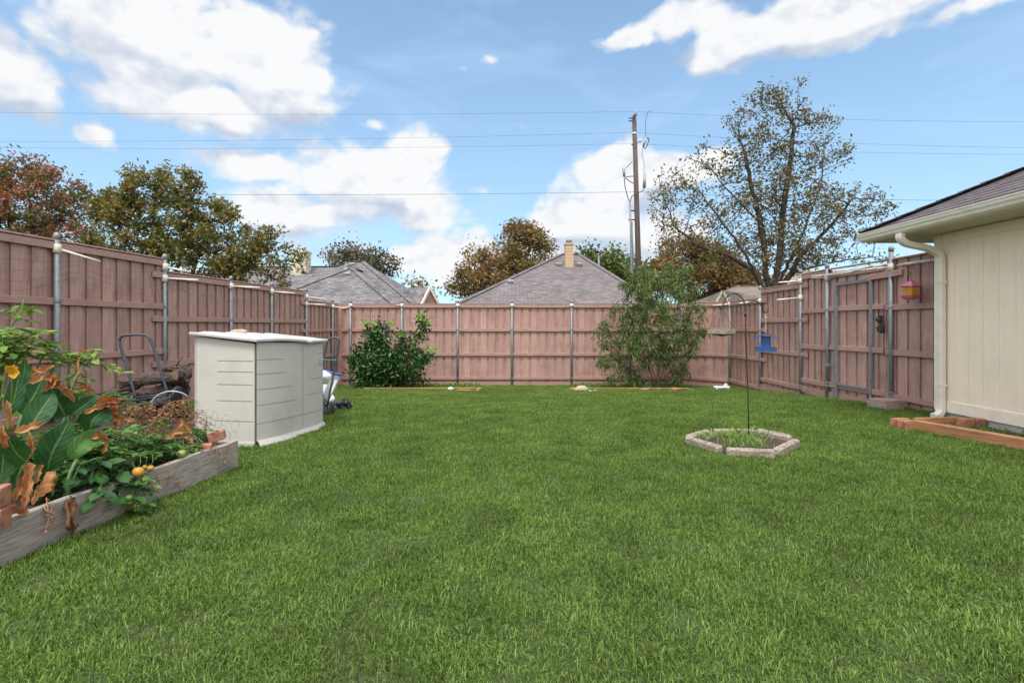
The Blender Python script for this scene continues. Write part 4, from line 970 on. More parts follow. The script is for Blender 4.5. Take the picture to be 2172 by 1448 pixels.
m = MB(); cx = (a.x + b.x) / 2; m.lathe((cx, y, a.z + .05), [(.10, 0), (.10, .09), (.16, .09), (.16, .12), (.10, .125), (.10, .16), (.17, .165), (.05, .2)], 10); m.build('flue_cap', METALV, o, True)
for p in (P2(1185, 563, 24.6), P2(1229, 563, 24.6), P2(1083, 600, 22.1)): vent(HB, p, .26)
m = MB(); m.box(2.0, 6.1, 19.93, 20.05, EV - .02, EV + .1); m.build('gutter', GUTTER, HB)
m = MB(); m.box(-2.1, 5.8, 20.5, 31.6, gz(25) - .1, EV - .02); m.box(-1.4, 1.4, 19.3, 21, gz(25) - .1, EV - .02); m.build('brick_wall', BRICKWALL, HB)
m = MB(); a = P2(1270, 542, 27.5); m.tube([P2(1270, 575, 27.5), a], .06, 8); m.build('vent_pipe', METALV, HB)

HC = thing('house', (15, 34, gz(34)), 'small tan hip roof with a little gable behind the curve of the right fence', 'house')
ap = P2(1578, 596, 35); e0 = Vector((P2(1484, 650, 30).x, 30, P2(0, 650, 30).z)); e1 = Vector((P2(1730, 648, 30).x, 30, e0.z))
roofmesh(HC, [(e0, e1, ap), (e1, Vector((e1.x, 40, e0.z)), ap), (Vector((e0.x, 40, e0.z)), e0, ap), (Vector((e1.x, 40, e0.z)), Vector((e0.x, 40, e0.z)), ap)], SH_C)
ga_ = P2(1533, 617, 29.5); gL = P2(1519, 641, 29.5); gR = P2(1546, 641, 29.5); gb_ = Vector((P2(1597, 616.5, 33.5).x, 33.5, ga_.z))
roofmesh(HC, [(gL, gR + Vector((0, 0, 0)), gb_, ga_) if False else (gR, gR + Vector((1.8, 3, 0)), gb_, ga_), (gL + Vector((0, 3.5, 0)), gL, ga_, gb_)], SH_C, 'gable_roof')
m = MB(); m.add([gL + Vector((.05, .06, 0)), gR + Vector((-.05, .06, 0)), ga_ + Vector((0, .06, -.06))], [(0, 1, 2)]); m.build('gable_wall', CHIM, HC)
for q in (gL, gR): m = MB(); m.beam(q, ga_, .05, .12); m.build('barge_board', TRIM, HC)
m = MB(); m.box(e0.x + .5, e1.x - .5, 30.6, 39.5, gz(30) - .1, e0.z - .02); m.build('brick_wall', BRICKWALL, HC)

HD = thing('house', (21, 38, gz(38)), 'tan roofed house mostly hidden behind the big oak above the gate', 'house')
a, b = P2(1652, 576, 40), P2(1820, 573, 40); c_, d_ = P2(1610, 645, 34), P2(1880, 645, 34)
roofmesh(HD, [(c_, d_, b, a), (d_, d_ + Vector((0, 12, 0)), b), (c_ + Vector((0, 12, 0)), c_, a), (d_ + Vector((0, 12, 0)), c_ + Vector((0, 12, 0)), a, b)], SH_C)
m = MB(); m.box(c_.x + .5, d_.x - .5, 34.6, 45, gz(34) - .1, c_.z - .02); m.build('brick_wall', BRICKWALL, HD)
vent(HD, P2(1680, 600, 37.6), .5)
m = MB(); a = P2(1722, 562, 38.8); m.box(a.x - .3, a.x + .3, 38.4, 39.2, a.z - 1.6, a.z - .5); m.box(a.x - .35, a.x + .35, 38.35, 39.25, a.z - .5, a.z - .42); m.build('chimney', CHIMW, HD)

# ------------------------------------------------------------ utility pole and wires
YPo = 28.0
Up = thing('utility_pole', (at(1353, 690, YPo).x, YPo, gz(28)), 'tall grey brown wooden power pole with conduit and insulators behind the back fence', 'utility pole')
pt_, pb_ = at(1345, 247, YPo), at(1358, 690, YPo); dirp = (pb_ - pt_); base = pt_ + dirp * ((pt_.z - gz(28) + .3) / (pt_.z - pb_.z))
m = MB(); m.tube([base, pt_.lerp(base, .5), pt_], [.165, .145, .115], 14); m.build('pole', POLEW, Up, True)
def pp_(px, py, dy=-.2): return at(px, py, YPo + dy)
m = MB(); m.tube([pp_(1347.5, 262), pp_(1348, 238)], .02, 6); m.lathe(pp_(1348, 241, -.2) - sq * .1, [(.03, 0), (.11, .02), (.10, .06), (.04, .08), (.09, .11), (.07, .15), (.03, .17), (.02, .22)], 10); m.build('insulator', METALV, Up, True)
m = MB(); m.lathe(at(1345.5, 284, YPo) - sq * .03, [(.125, 0), (.135, .02), (.135, .06), (.125, .08)], 14); m.build('band', WHITEP, Up)
for (x0, x1, y_) in ((1334, 1341, 251), (1334, 1341, 257), (1340, 1343, 307)):
    m = MB(); m.tube([pp_(x0, y_), pp_(x1, y_, 0)], .03, 6); m.build('bolt', BLACKM, Up)
m = MB(); m.tube(crom([pp_(1350, 304), pp_(1356, 301), pp_(1361, 301.5)], 4), .025, 6); m.build('bracket', BLACKM, Up)
# cut-out fuse
m = MB(); m.tube([pp_(1364.5, 311), pp_(1370.5, 291)], .055, 8); m.build('insulator', METALV, Up, True)
m = MB(); m.tube([pp_(1364, 312), pp_(1368, 316), pp_(1372, 310), pp_(1377, 297), pp_(1376, 294), pp_(1369, 291)], .025, 6); m.build('fuse_holder', BLACKM, Up, True)
m = MB(); m.tube([pp_(1366.5, 398), pp_(1367.5, 368)], [.09, .06], 8); m.build('insulator', METALV, Up, True)
m = MB(); m.tube([pp_(1324, 375), pp_(1323, 357)], [.06, .09], 8); m.build('insulator', METALV, Up, True)
for pts in ([(1370, 290), (1369, 262), (1374, 240), (1383, 234)], [(1363, 314), (1362, 330), (1366, 345), (1366, 368)]):
    m = MB(); m.tube(crom([pp_(*p) for p in pts], 5), .012, 5); m.build('jumper_wire', BLACKM, Up)
for pts in ([(1324, 378), (1326, 396), (1330, 413), (1335, 428)], [(1368, 395), (1364, 404), (1350, 411), (1340, 417), (1337, 428)], [(1326, 376), (1333, 374.5), (1344, 374)], [(1325, 377), (1335, 384), (1345, 390)], [(1328, 356), (1334, 350), (1341, 343)]):
    m = MB(); m.tube(crom([pp_(*p) for p in pts], 5), .022, 6); m.build('cable', BLACKM, Up)
m = MB(); m.tube([pp_(1336, 428), pp_(1338.5, 500), pp_(1340.5, 620), pp_(1342, 720)], [.05, .06, .07, .07], 8); m.build('conduit', GALV, Up, True)
m = MB(); m.tube([pp_(1341, 470), pp_(1343, 550), pp_(1345, 640)], .03, 6); m.build('conduit', GALV, Up, True)
for (xa_, xb_, y_) in ((1337, 1348, 447), (1333, 1348, 466), (1340, 1356, 550)):
    m = MB(); m.tube([pp_(xa_, y_), pp_(xb_, y_, 0)], .035, 6); m.build('standoff', BLACKM, Up)
def wire(p0, p1, p2, label, r=.0055, Y=YPo):
    a, b, c = at(p0[0], p0[1], Y), at(p1[0], p1[1], Y), at(p2[0], p2[1], Y); pts = []
    for (s_, e_) in ((b, a), (b, c)):
        e2 = s_ + (e_ - s_) * 1.5; seg = [s_.lerp(e2, t / 14) - sq * (.5 * 4 * (t / 14) * (1 - t / 14)) * .6 for t in range(15)]
        pts = (list(reversed(seg)) + pts) if s_ is b and e_ is a else pts + seg[1:]
    m = MB(); m.tube(pts, r, 5, cap=False); o = m.build('power_line', BLACKM, None, origin=b); tag(o, label, 'power line')
wire((0, 228), (1348, 237), (2172, 248), 'highest power line crossing the sky at the insulator on top of the pole')
wire((0, 290), (1344, 281), (2172, 303), 'middle power line meeting the pole at its white band')
wire((0, 303), (1344, 305), (2172, 317), 'third power line crossing just under the white band of the pole')
wire((0, 398), (1350, 407), (2172, 415), 'lowest thin cable crossing the pole below the fuse insulators', .009, 27.7)

# ------------------------------------------------------------ trees
def colonize(nodes, parents, attr, step, di, dk, iters=160, grav=0.0):
    nodes = [np.array(n, float) for n in nodes]; parents = list(parents); A = np.array(attr); alive = np.ones(len(A), bool)
    N0 = np.array(nodes); D = np.linalg.norm(A[:, None] - N0[None], axis=2); near = D.argmin(1); nd = D.min(1)
    for it in range(iters):
        act = alive & (nd < di)
        if not act.any(): break
        new = []; ids = np.unique(near[act]); base = len(nodes)
        for i in ids:
            sel = act & (near == i); v = A[sel] - nodes[i]; v = (v / (np.linalg.norm(v, axis=1)[:, None] + 1e-9)).sum(0); v = v + RNG.normal(0, .12, 3) * np.linalg.norm(v); v[2] += grav
            n_ = np.linalg.norm(v)
            if n_ < 1e-6: continue
            new.append(nodes[i] + v / n_ * step); parents.append(int(i))
        if not new: break
        nodes += new; NN = np.array(new); D = np.linalg.norm(A[:, None] - NN[None], axis=2); j = D.argmin(1); dm = D.min(1)
        up = dm < nd; near[up] = base + j[up]; nd[up] = dm[up]; alive &= nd > dk
        if len(nodes) > 9000: break
    return np.array(nodes), np.array(parents)
def radii(parents, tip, expo=2.3, rmax=None):
    n = len(parents); acc = np.zeros(n); ch = np.zeros(n, int)
    for i in range(n):
        if parents[i] >= 0: ch[parents[i]] += 1
    for i in range(n - 1, -1, -1):
        if ch[i] == 0: acc[i] += tip ** expo
        if parents[i] >= 0: acc[parents[i]] += acc[i]
    r = acc ** (1 / expo)
    if rmax: r = r * 1.0; k = rmax / r.max(); r = np.where(r > tip * 2, tip * 2 + (r - tip * 2) * (rmax - tip * 2) / max(r.max() - tip * 2, 1e-6), r)
    return r, ch
def branch_mesh(nodes, parents, r, n=6):
    idx = np.where(parents >= 0)[0]; a = nodes[parents[idx]]; b = nodes[idx]; ra = r[parents[idx]]; rb = r[idx]
    ra = np.minimum(ra, rb * 1.6 + .004)
    d = b - a; L = np.linalg.norm(d, axis=1, keepdims=True) + 1e-9; d = d / L; a = a - d * (ra[:, None] * .3); ref = np.where(np.abs(d[:, 2:3]) > .9, np.array([[1.0, 0, 0]]), np.array([[0, 0, 1.0]]))
    u = np.cross(d, ref); u /= np.linalg.norm(u, axis=1, keepdims=True); v = np.cross(d, u); V = []
    th = 2 * np.pi * np.arange(n) / n
    for c, rr in ((a, ra), (b, rb)):
        V.append(c[:, None] + (u[:, None] * np.cos(th)[None, :, None] + v[:, None] * np.sin(th)[None, :, None]) * rr[:, None, None])
    V = np.concatenate(V, 1).reshape(-1, 3); q = (np.arange(len(idx)) * 2 * n)[:, None]
    Fs = np.concatenate([np.stack([q[:, 0] + k, q[:, 0] + (k + 1) % n, q[:, 0] + n + (k + 1) % n, q[:, 0] + n + k], 1) for k in range(n)])
    return V, Fs
def leaf_mesh(C, Dn, Nn, L, Wd, kind='oval', droop=0.0):
    """C base points, Dn leaf direction, Nn approx normal; every leaf two quads folded on the midrib"""
    N = len(C); Dn = Dn / np.linalg.norm(Dn, axis=1, keepdims=True); s = np.cross(Dn, Nn); s /= np.linalg.norm(s, axis=1, keepdims=True) + 1e-9; nn = np.cross(s, Dn)
    L = L[:, None]; Wd = Wd[:, None]; dz = np.array([[0, 0, -1.0]])
    if kind == 'long':
        m1 = C + Dn * L * .33 + dz * L * droop * .08; m2 = C + Dn * L * .68 + dz * L * droop * .33; tip = C + Dn * L * .95 + dz * L * droop * .75
        V = np.stack([C, m1 - s * Wd * .5 + nn * Wd * .12, m1 + s * Wd * .5 + nn * Wd * .12, m2 - s * Wd * .38, m2 + s * Wd * .38, tip], 1).reshape(-1, 3)
        q = (np.arange(N) * 6)[:, None]; Fs = np.concatenate([q + np.array([[0, 2, 1, 1]])[:, :3], q + np.array([[1, 2, 3]]), q + np.array([[2, 4, 3]]), q + np.array([[3, 4, 5]])])
    elif kind == 'lobed':
        pts = [(0, 0, 0), (.28, .42, .10), (.45, .20, .03), (.70, .50, .10), (.78, .18, .02), (1, 0, -.06), (.78, -.18, .02), (.70, -.50, .10), (.45, -.20, .03), (.28, -.42, .10)]
        V = np.stack([C + Dn * L * a + s * Wd * b + nn * Wd * (c * 1.6) for a, b, c in pts], 1).reshape(-1, 3)
        q = (np.arange(N) * 10)[:, None]; Fs = np.concatenate([q + np.array([[0, 1, 2]]), q + np.array([[0, 2, 8]]), q + np.array([[0, 8, 9]]), q + np.array([[2, 3, 4]]), q + np.array([[2, 4, 6]]), q + np.array([[2, 6, 8]]), q + np.array([[6, 7, 8]]), q + np.array([[4, 5, 6]])])
    else:
        pts = [(0, 0, 0), (.35, .5, .14), (.7, .42, .12), (1, 0, -.05), (.7, -.42, .12), (.35, -.5, .14)]
        V = np.stack([C + Dn * L * a + s * Wd * b + nn * Wd * c for a, b, c in pts], 1).reshape(-1, 3)
        q = (np.arange(N) * 6)[:, None]; Fs = np.concatenate([q + np.array([[0, 1, 2, 3]]), q + np.array([[0, 3, 4, 5]])])
    return V, Fs
def ell_pts(blobs, Y, n, depth=.8, shell=0.0):
    """points spread through the volume of overlapping ellipsoids given by bearing and size"""
    w_ = np.array([b[2] * b[3] for b in blobs], float); w_ /= w_.sum(); ks = RNG.choice(len(blobs), n, p=w_); out = []
    for k in ks:
        px, py, rx, ry = blobs[k][:4]; yy = Y + (blobs[k][4] if len(blobs[k]) > 4 else 0); c = at(px, py, yy)
        v = RNG.normal(0, 1, 3); v /= np.linalg.norm(v); v *= RNG.random() ** (1 / 3 if not shell else 1 / (3 + shell * 6))
        out.append([c.x + v[0] * rx / F * yy, c.y + v[1] * rx / F * yy * depth, c.z + v[2] * ry / F * yy])
    return np.array(out)
def tree(name, label, cat, Y, base, seeds, blobs, nattr, step, lm, bark, rtrunk, rtip, nleaf, lsize, kind='oval', per=3, spread=.25, droop=0.0, di=None, dk=None, group=None, rthr=2.2, depth=.8, crownname='crown', wl=.6, updir=.0, gap=-1.0, n_br=6, twigs=True, extra_leaf=None, gzv=None):
    b = at(base[0], base[1], Y); g = gz(Y) if gzv is None else gzv; b0 = Vector((b.x, Y, g - .05))
    T = thing(name, b0, label, cat, group)
    nodes = [np.array(b0)]; par = [-1]
    for chain in seeds:           # limbs drawn from the photograph; the first point of each names the node it grows from
        p = chain[0]; last = p if isinstance(p, int) else 0; tgt = [at(q[0], q[1], Y + (q[2] if len(q) > 2 else 0)) for q in chain[1:]]
        for q in tgt:
            a = nodes[last]; L = np.linalg.norm(np.array(q) - a); k = max(1, int(L / step))
            for i in range(1, k + 1):
                nodes.append(a + (np.array(q) - a) * i / k + (RNG.normal(0, step * .10, 3) if i < k else 0)); par.append(last); last = len(nodes) - 1
    A = ell_pts(blobs, Y, nattr, depth)
    nodes, par = colonize(nodes, par, A, step, di or step * 14, dk or step * 1.8)
    r, ch = radii(par, rtip, 2.3, rtrunk)
    V, Fs = branch_mesh(nodes, par, r, n_br)
    link_mesh('trunk', V, Fs, bark, T, smooth=True)
    thin = np.where((r < rtip * rthr))[0]; wt = np.where(ch[thin] == 0, per, 1.0); q_ = nodes[thin] / (step * 1.7); gm = np.sin(q_[:, 0] * 1.3 + 1.7 * np.sin(q_[:, 2])) + np.sin(q_[:, 1] * 1.1 + q_[:, 2] * .6) + np.sin(q_[:, 2] * 1.4 + 1.3 * np.sin(q_[:, 0] * .7)); wt = wt * np.where(gm > gap * 3 if gap > -1 else True, 1.0, .22); wt /= wt.sum()
    pk = RNG.choice(thin, nleaf, p=wt); C = nodes[pk] + RNG.normal(0, spread, (nleaf, 3)) * step * 2
    dirb = nodes[pk] - nodes[np.maximum(par[pk], 0)]; D = RNG.normal(0, 1, (nleaf, 3)) + dirb / step * .6; D[:, 2] += updir - droop * 1.6
    Nn = RNG.normal(0, 1, (nleaf, 3)); Nn[:, 2] += .6
    L = lsize * RNG.uniform(.6, 1.3, nleaf); V, Fs = leaf_mesh(C, D, Nn, L, L * wl, kind, droop)
    link_mesh(crownname, V, Fs, lm, T)
    return T, nodes, par, r

LF_OAKL = LEAF('olive_oak_leaves', [(0, (0.072, 0.078, 0.023)), (.35, (0.124, 0.127, 0.034)), (.65, (0.195, 0.176, 0.052)), (.85, (0.286, 0.202, 0.072)), (1, (0.351, 0.221, 0.091))], .3, nscale=.9, noisecol=(0.091, 0.111, 0.033), namt=.5)
LF_RED = LEAF('red_turning_leaves', [(0, (0.060, 0.084, 0.024)), (.3, (0.156, 0.120, 0.048)), (.6, (0.288, 0.120, 0.066)), (.85, (0.408, 0.108, 0.072)), (1, (0.504, 0.084, 0.084))], .3, nscale=.5, noisecol=(0.060, 0.102, 0.030), namt=.75)
LF_OAKR = LEAF('sparse_oak_leaves', [(0, (.066, .066, .033)), (.4, (.111, .111, .044)), (.7, (.177, .155, .077)), (.9, (.265, .177, .099)), (1, (.298, .122, .066))], .25, nscale=.5)
LF_BROWN = LEAF('brown_oak_leaves', [(0, (0.120, 0.084, 0.036)), (.35, (0.204, 0.132, 0.054)), (.7, (0.300, 0.180, 0.078)), (1, (0.384, 0.216, 0.108))], .25, nscale=.4, noisecol=(0.120, 0.126, 0.036), namt=.6)
LF_GREEN = LEAF('far_green_leaves', [(0, (0.048, 0.072, 0.024)), (.5, (0.096, 0.132, 0.036)), (1, (0.168, 0.192, 0.060))], .25, nscale=.4)
LF_GREY = LEAF('grey_green_leaves', [(0, (.06, .065, .045)), (.5, (.11, .11, .075)), (1, (.18, .16, .11))], .2, nscale=.4)
LF_PEACH = LEAF('narrow_peach_leaves', [(0, (.037, .080, .021)), (.35, (.071, .127, .028)), (.65, (.118, .195, .045)), (.86, (.178, .234, .071)), (.97, (.22, .22, .056)), (1, (.30, .140, .056))], .3, .42, .4, nscale=1.2, noisecol=(.140, .178, .056), namt=.3)
LF_CIT = LEAF('glossy_citrus_leaves', [(0, (.014, .052, .011)), (.5, (.023, .084, .017)), (.85, (.046, .131, .028)), (1, (.094, .206, .042))], .22, .28, .5, nscale=2)
LF_CITN = LEAF('new_citrus_leaves', [(0, (.13, .28, .035)), (.6, (.22, .40, .06)), (1, (.36, .50, .13))], .35, .3, .45)

# far trees behind the houses
tree('oak_tree', 'brown leaved oak rising behind the left slope of the centre hip roof', 'tree', 33, (1075, 640), [[0, (1075, 640), (1070, 585)], [3, (1120, 540), (1130, 500)], [3, (1030, 560), (1010, 530)]],
     [(1080, 580, 120, 62), (1110, 520, 62, 50), (1150, 560, 50, 60), (1010, 560, 45, 55), (990, 610, 45, 30), (1110, 490, 40, 18), (1160, 520, 25, 20), (1000, 522, 18, 16)], 900, .42, LF_BROWN, BARK, .28, .014, 17000, .21, 'lobed', gap=-.12, spread=.30, rthr=2.6)
tree('evergreen_tree', 'rounded green tree peeking over the right slope of the centre hip roof', 'tree', 38, (1290, 640), [[0, (1290, 640), (1290, 590)]],
     [(1300, 570, 65, 40), (1260, 552, 35, 20), (1340, 590, 50, 40), (1290, 600, 80, 40)], 420, .55, LF_GREEN, BARK, .3, .02, 15000, .25, gap=-.2, spread=.4)
tree('brown_tree', 'dense rusty brown tree standing behind the left limbs of the big oak', 'tree', 35, (1470, 640), [[0, (1470, 640), (1465, 590)]],
     [(1450, 560, 75, 62), (1420, 520, 40, 32), (1520, 580, 70, 55), (1560, 600, 60, 40), (1400, 585, 40, 40)], 600, .5, LF_BROWN, BARK, .35, .016, 20000, .21, 'lobed', gap=-.3, spread=.34)
tree('grey_tree', 'grey green twiggy tree behind the ridge of the left house roof', 'tree', 36, (765, 640), [[0, (765, 640), (765, 600)]] + [[2, (765 + dx, 600 - 10), (765 + int(dx * 2.1), y)] for dx, y in ((-32, 545), (-18, 530), (-5, 527), (8, 535), (22, 535), (34, 560))],
     [(765, 565, 60, 40), (800, 570, 36, 36), (730, 550, 34, 26), (770, 545, 40, 22)], 420, .4, LF_GREY, BARKL, .22, .02, 5200, .22, spread=.4, updir=.6)
tree('bare_tree', 'tiny bare twiggy tree between the left house gable and the brown oak', 'tree', 36, (895, 645), [[0, (895, 645), (895, 625)]], [(893, 612, 32, 22)], 90, .35, LF_BROWN, BARKL, .09, .018, 260, .25, spread=.5)
tree('bare_tree', 'leafless branching tree rising at the left of the grey green tree', 'tree', 35.3, (712, 640), [[0, (712, 640), (712, 590), (706, 520)], [2, (700, 570), (688, 535)], [2, (722, 575), (730, 545)]], [(708, 550, 26, 36)], 60, .35, LF_BROWN, BARKL, .1, .02, 60, .2)

# the big sparse oak
tree('oak_tree', 'large sparse oak with bare dark limbs showing, behind the right fence', 'tree', 27, (1640, 620),
     [[0, (1632, 650), (1630, 600)], [9, (1600, 575), (1540, 540), (1480, 520), (1430, 480, 1)], [9, (1620, 520), (1608, 450), (1590, 380), (1575, 310)], [9, (1655, 530), (1662, 440), (1675, 350), (1685, 270)],
      [9, (1700, 540), (1760, 480), (1810, 420, -1)], [9, (1690, 575), (1770, 555), (1850, 545)], [9, (1585, 545, -2), (1530, 470, -2), (1480, 400, -2)], [9, (1700, 500, 2), (1740, 400, 2), (1750, 300, 2)], [9, (1620, 480, 2), (1540, 400, 2), (1500, 350, 2)]],
     [(1640, 480, 200, 110), (1440, 440, 65, 100), (1400, 440, 28, 60), (1640, 330, 120, 120), (1650, 220, 70, 55), (1680, 180, 40, 20), (1750, 270, 30, 40), (1820, 450, 70, 60), (1800, 330, 28, 24), (1870, 420, 26, 28), (1500, 340, 60, 40), (1450, 560, 60, 20), (1820, 548, 90, 16), (1560, 260, 30, 36), (1700, 540, 140, 30), (1640, 565, 80, 28)],
     3000, .31, LF_OAKR, BARK, .31, .014, 16500, .165, 'lobed', gap=-.08, per=5, spread=.30, rthr=1.8, depth=.5, dk=.5)

# left trees beyond the left fence
tree('maple_tree', 'tree turning red and brown behind the near end of the left fence', 'tree', 17, (70, 620), [[0, (70, 640), (70, 560)], [3, (110, 500), (140, 430)], [3, (30, 490), (10, 420)], [3, (70, 480), (60, 400)]],
     [(60, 430, 110, 80), (130, 430, 62, 62), (20, 370, 50, 50), (80, 350, 34, 32), (-60, 430, 90, 100), (60, 510, 160, 60), (190, 445, 30, 40), (150, 380, 26, 22), (-120, 400, 90, 110)], 1300, .24, LF_RED, BARK, .16, .008, 23000, .118, 'lobed', gap=-.12, spread=.3, rthr=2.4, dk=.36)
tree('oak_tree', 'olive green oak with brown tinged leaves overhanging the left fence', 'tree', 14.5, (345, 640), [[0, (350, 660), (348, 600)], [6, (320, 520), (330, 430)], [6, (420, 540), (500, 520), (570, 540)], [6, (280, 530), (230, 480)], [6, (390, 500), (410, 430)]],
     [(330, 500, 120, 100), (350, 400, 80, 52), (250, 460, 60, 60), (430, 490, 90, 72), (520, 520, 72, 50), (590, 550, 58, 40), (460, 570, 110, 35), (300, 580, 110, 36), (340, 365, 28, 22), (400, 390, 30, 26), (560, 592, 60, 20), (630, 560, 26, 26), (594, 492, 12, 22), (215, 540, 40, 50), (640, 545, 14, 12), (500, 450, 24, 24)], 1500, .19, LF_OAKL, BARK, .10, .008, 21500, .115, 'lobed', gap=-.03, spread=.28, rthr=2.4, dk=.3, depth=.7)

# shrubs in the yard
T, nd, pr, rr_ = tree('citrus_shrub', 'dark glossy green citrus bush with bright new shoots in front of the back fence', 'shrub', 14.0, (822, 826),
     [[0, (818, 828), (808, 800), (790, 760), (800, 700)], [0, (826, 828), (845, 780), (880, 730), (893, 680)], [0, (822, 825), (825, 770)], [0, (818, 828), (790, 810)], [0, (828, 828), (870, 815), (895, 800)]],
     [(815, 765, 58, 42), (790, 770, 46, 46), (860, 770, 50, 36), (800, 705, 30, 26), (848, 752, 24, 18), (896, 765, 26, 18), (893, 700, 8, 24), (770, 755, 26, 30), (810, 810, 52, 12), (888, 805, 16, 15), (848, 718, 7, 10)], 760, .1, LF_CIT, BARKL, .03, .005, 6200, .105, 'oval', spread=.45, rthr=3, wl=.5, droop=.15, dk=.14, crownname='foliage')
def shoots(T, Y, pts, n, lsize, mat, spread=8, kind='oval', wl=.42):
    C = []; D = []
    for (px, py, px2, py2) in pts:
        for i in range(n):
            t = RNG.random(); p = at(px + (px2 - px) * t + RNG.normal(0, spread), py + (py2 - py) * t + RNG.normal(0, spread * .7), Y + RNG.normal(0, .09)); C.append(p); d = RNG.normal(0, .7, 3); d[2] += .7; D.append(d)
    C = np.array(C); D = np.array(D); L = lsize * RNG.uniform(.7, 1.25, len(C)); V, Fs = leaf_mesh(C, D, RNG.normal(0, 1, C.shape), L, L * wl, kind); link_mesh('new_growth', V, Fs, mat, T)
for q_ in [(800, 715, 790, 680), (825, 690, 836, 684), (780, 690, 772, 684), (882, 735, 893, 668), (893, 670, 890, 680), (845, 716, 850, 712), (905, 740, 928, 745), (900, 690, 908, 680), (870, 748, 880, 735)]: shoots(T, 13.9, [q_], 26, .10, LF_CITN, 3.5)

T, nd, pr, rr_ = tree('peach_tree', 'airy narrow leaved tree with several stems in front of the back fence, right of centre', 'tree', 13.9, (1395, 828),
     [[0, (1395, 828), (1397, 790), (1400, 700), (1405, 600)], [0, (1390, 828), (1380, 790), (1350, 720), (1330, 640)], [0, (1400, 828), (1425, 780), (1455, 700), (1470, 620)], [0, (1388, 828), (1360, 800), (1310, 760), (1280, 720)], [0, (1400, 828), (1420, 800), (1460, 760), (1485, 690)], [0, (1394, 828), (1375, 740, -.5), (1370, 650, -.5), (1350, 590, -.5)], [0, (1394, 828), (1420, 740, .5), (1440, 640, .5), (1450, 580, .5)]],
     [(1385, 690, 80, 80), (1268, 745, 14, 18), (1262, 700, 10, 12), (1272, 770, 14, 10), (1330, 570, 12, 18), (1420, 562, 14, 16), (1385, 620, 60, 45), (1340, 610, 36, 40), (1450, 620, 42, 50), (1470, 690, 34, 50), (1300, 720, 36, 40), (1290, 765, 30, 20), (1350, 740, 60, 50), (1430, 740, 56, 42), (1370, 585, 50, 22), (1455, 582, 20, 22), (1310, 660, 22, 30), (1280, 690, 16, 18), (1320, 800, 40, 20), (1440, 795, 18, 24), (1478, 660, 22, 30), (1350, 815, 34, 12)],
     1200, .092, LF_PEACH, BARKL, .03, .0045, 15000, .12, 'long', gap=-.2, per=2.5, spread=.32, rthr=3.2, wl=.2, droop=.45, updir=.35, dk=.15, depth=.75, crownname='foliage')
# ------------------------------------------------------------ raised garden bed on the left
def BPt(px, py, dx):                 # point dx metres behind the face of the front plank
    Y = (-2.8857 - dx) / ((px - 1086) / F - .1176); return at(px, py, Y)
def cp(x, y, dx): return BPt(x / 2.956, 720 + y / 2.956, dx)
def pl(Y): return Vector((-2.36 - (4.47 - Y) * .1176, Y, 0))
pd = (pl(1) - pl(4.47)).normalized(); pn = Vector((-pd.y, pd.x, 0)); pn = pn if pn.x < 0 else -pn
Bd = thing('raised_bed', pl(4.47) + sq * gz(4.47), 'long raised garden bed with weathered grey plank sides full of plants', 'garden bed')
z0 = gz(3) - .01
m = MB(); N = 60
V = []; Fs = []
for i in range(N + 1):
    Y = 4.47 - 3.6 * i / N; p = pl(Y); tz = .243 + .004 * math.sin(Y * 5.1) + .003 * math.sin(Y * 13)
    for (a, zz) in ((0, -.03), (.0, .008), (0, tz - .006), (.006, tz), (.034, tz + .001), (.04, tz - .006), (.04, -.03)): V.append(p + pn * (a + .002 * math.sin(Y * 9)) + sq * (z0 + zz))
for i in range(N):
    for k in range(7): a = i * 7 + k; b = i * 7 + (k + 1) % 7; Fs.append((a, b, b + 7, a + 7))
Fs += [tuple(range(7)), tuple(N * 7 + k for k in range(6, -1, -1))]
m.add(V, Fs); m.build('front_plank', GREYW, Bd)
m = MB(); a = pl(4.45) + pn * .045; m.beam(a + sq * (z0 + .11), a + pn * 1.5 + Vector((0, .1, 0)) + sq * (z0 + .11), .04, .24, bev=.004); m.build('end_plank', GREYW, Bd)
m = MB(); a = pl(4.38) + pn * 1.5; m.beam(a + sq * (z0 + .11), a + pd * 3.5 + sq * (z0 + .11), .04, .24, bev=.004); m.build('back_plank', GREYW, Bd)
V = []; Fs = []; nx, ny = 16, 40
for j in range(ny + 1):
    for i in range(nx + 1):
        p = pl(4.42 - 3.5 * j / ny) + pn * (.03 + 1.44 * i / nx); V.append(p + sq * (z0 + .17 + RNG.normal(0, .012) + .03 * math.sin(i / nx * 3.14)))
for j in range(ny):
    for i in range(nx): a = j * (nx + 1) + i; Fs.append((a, a + 1, a + nx + 2, a + nx + 1))
o = link_mesh('garden_soil', V, Fs, SOIL, None, True, origin=V[0]); tag(o, None, None, None, 'structure')

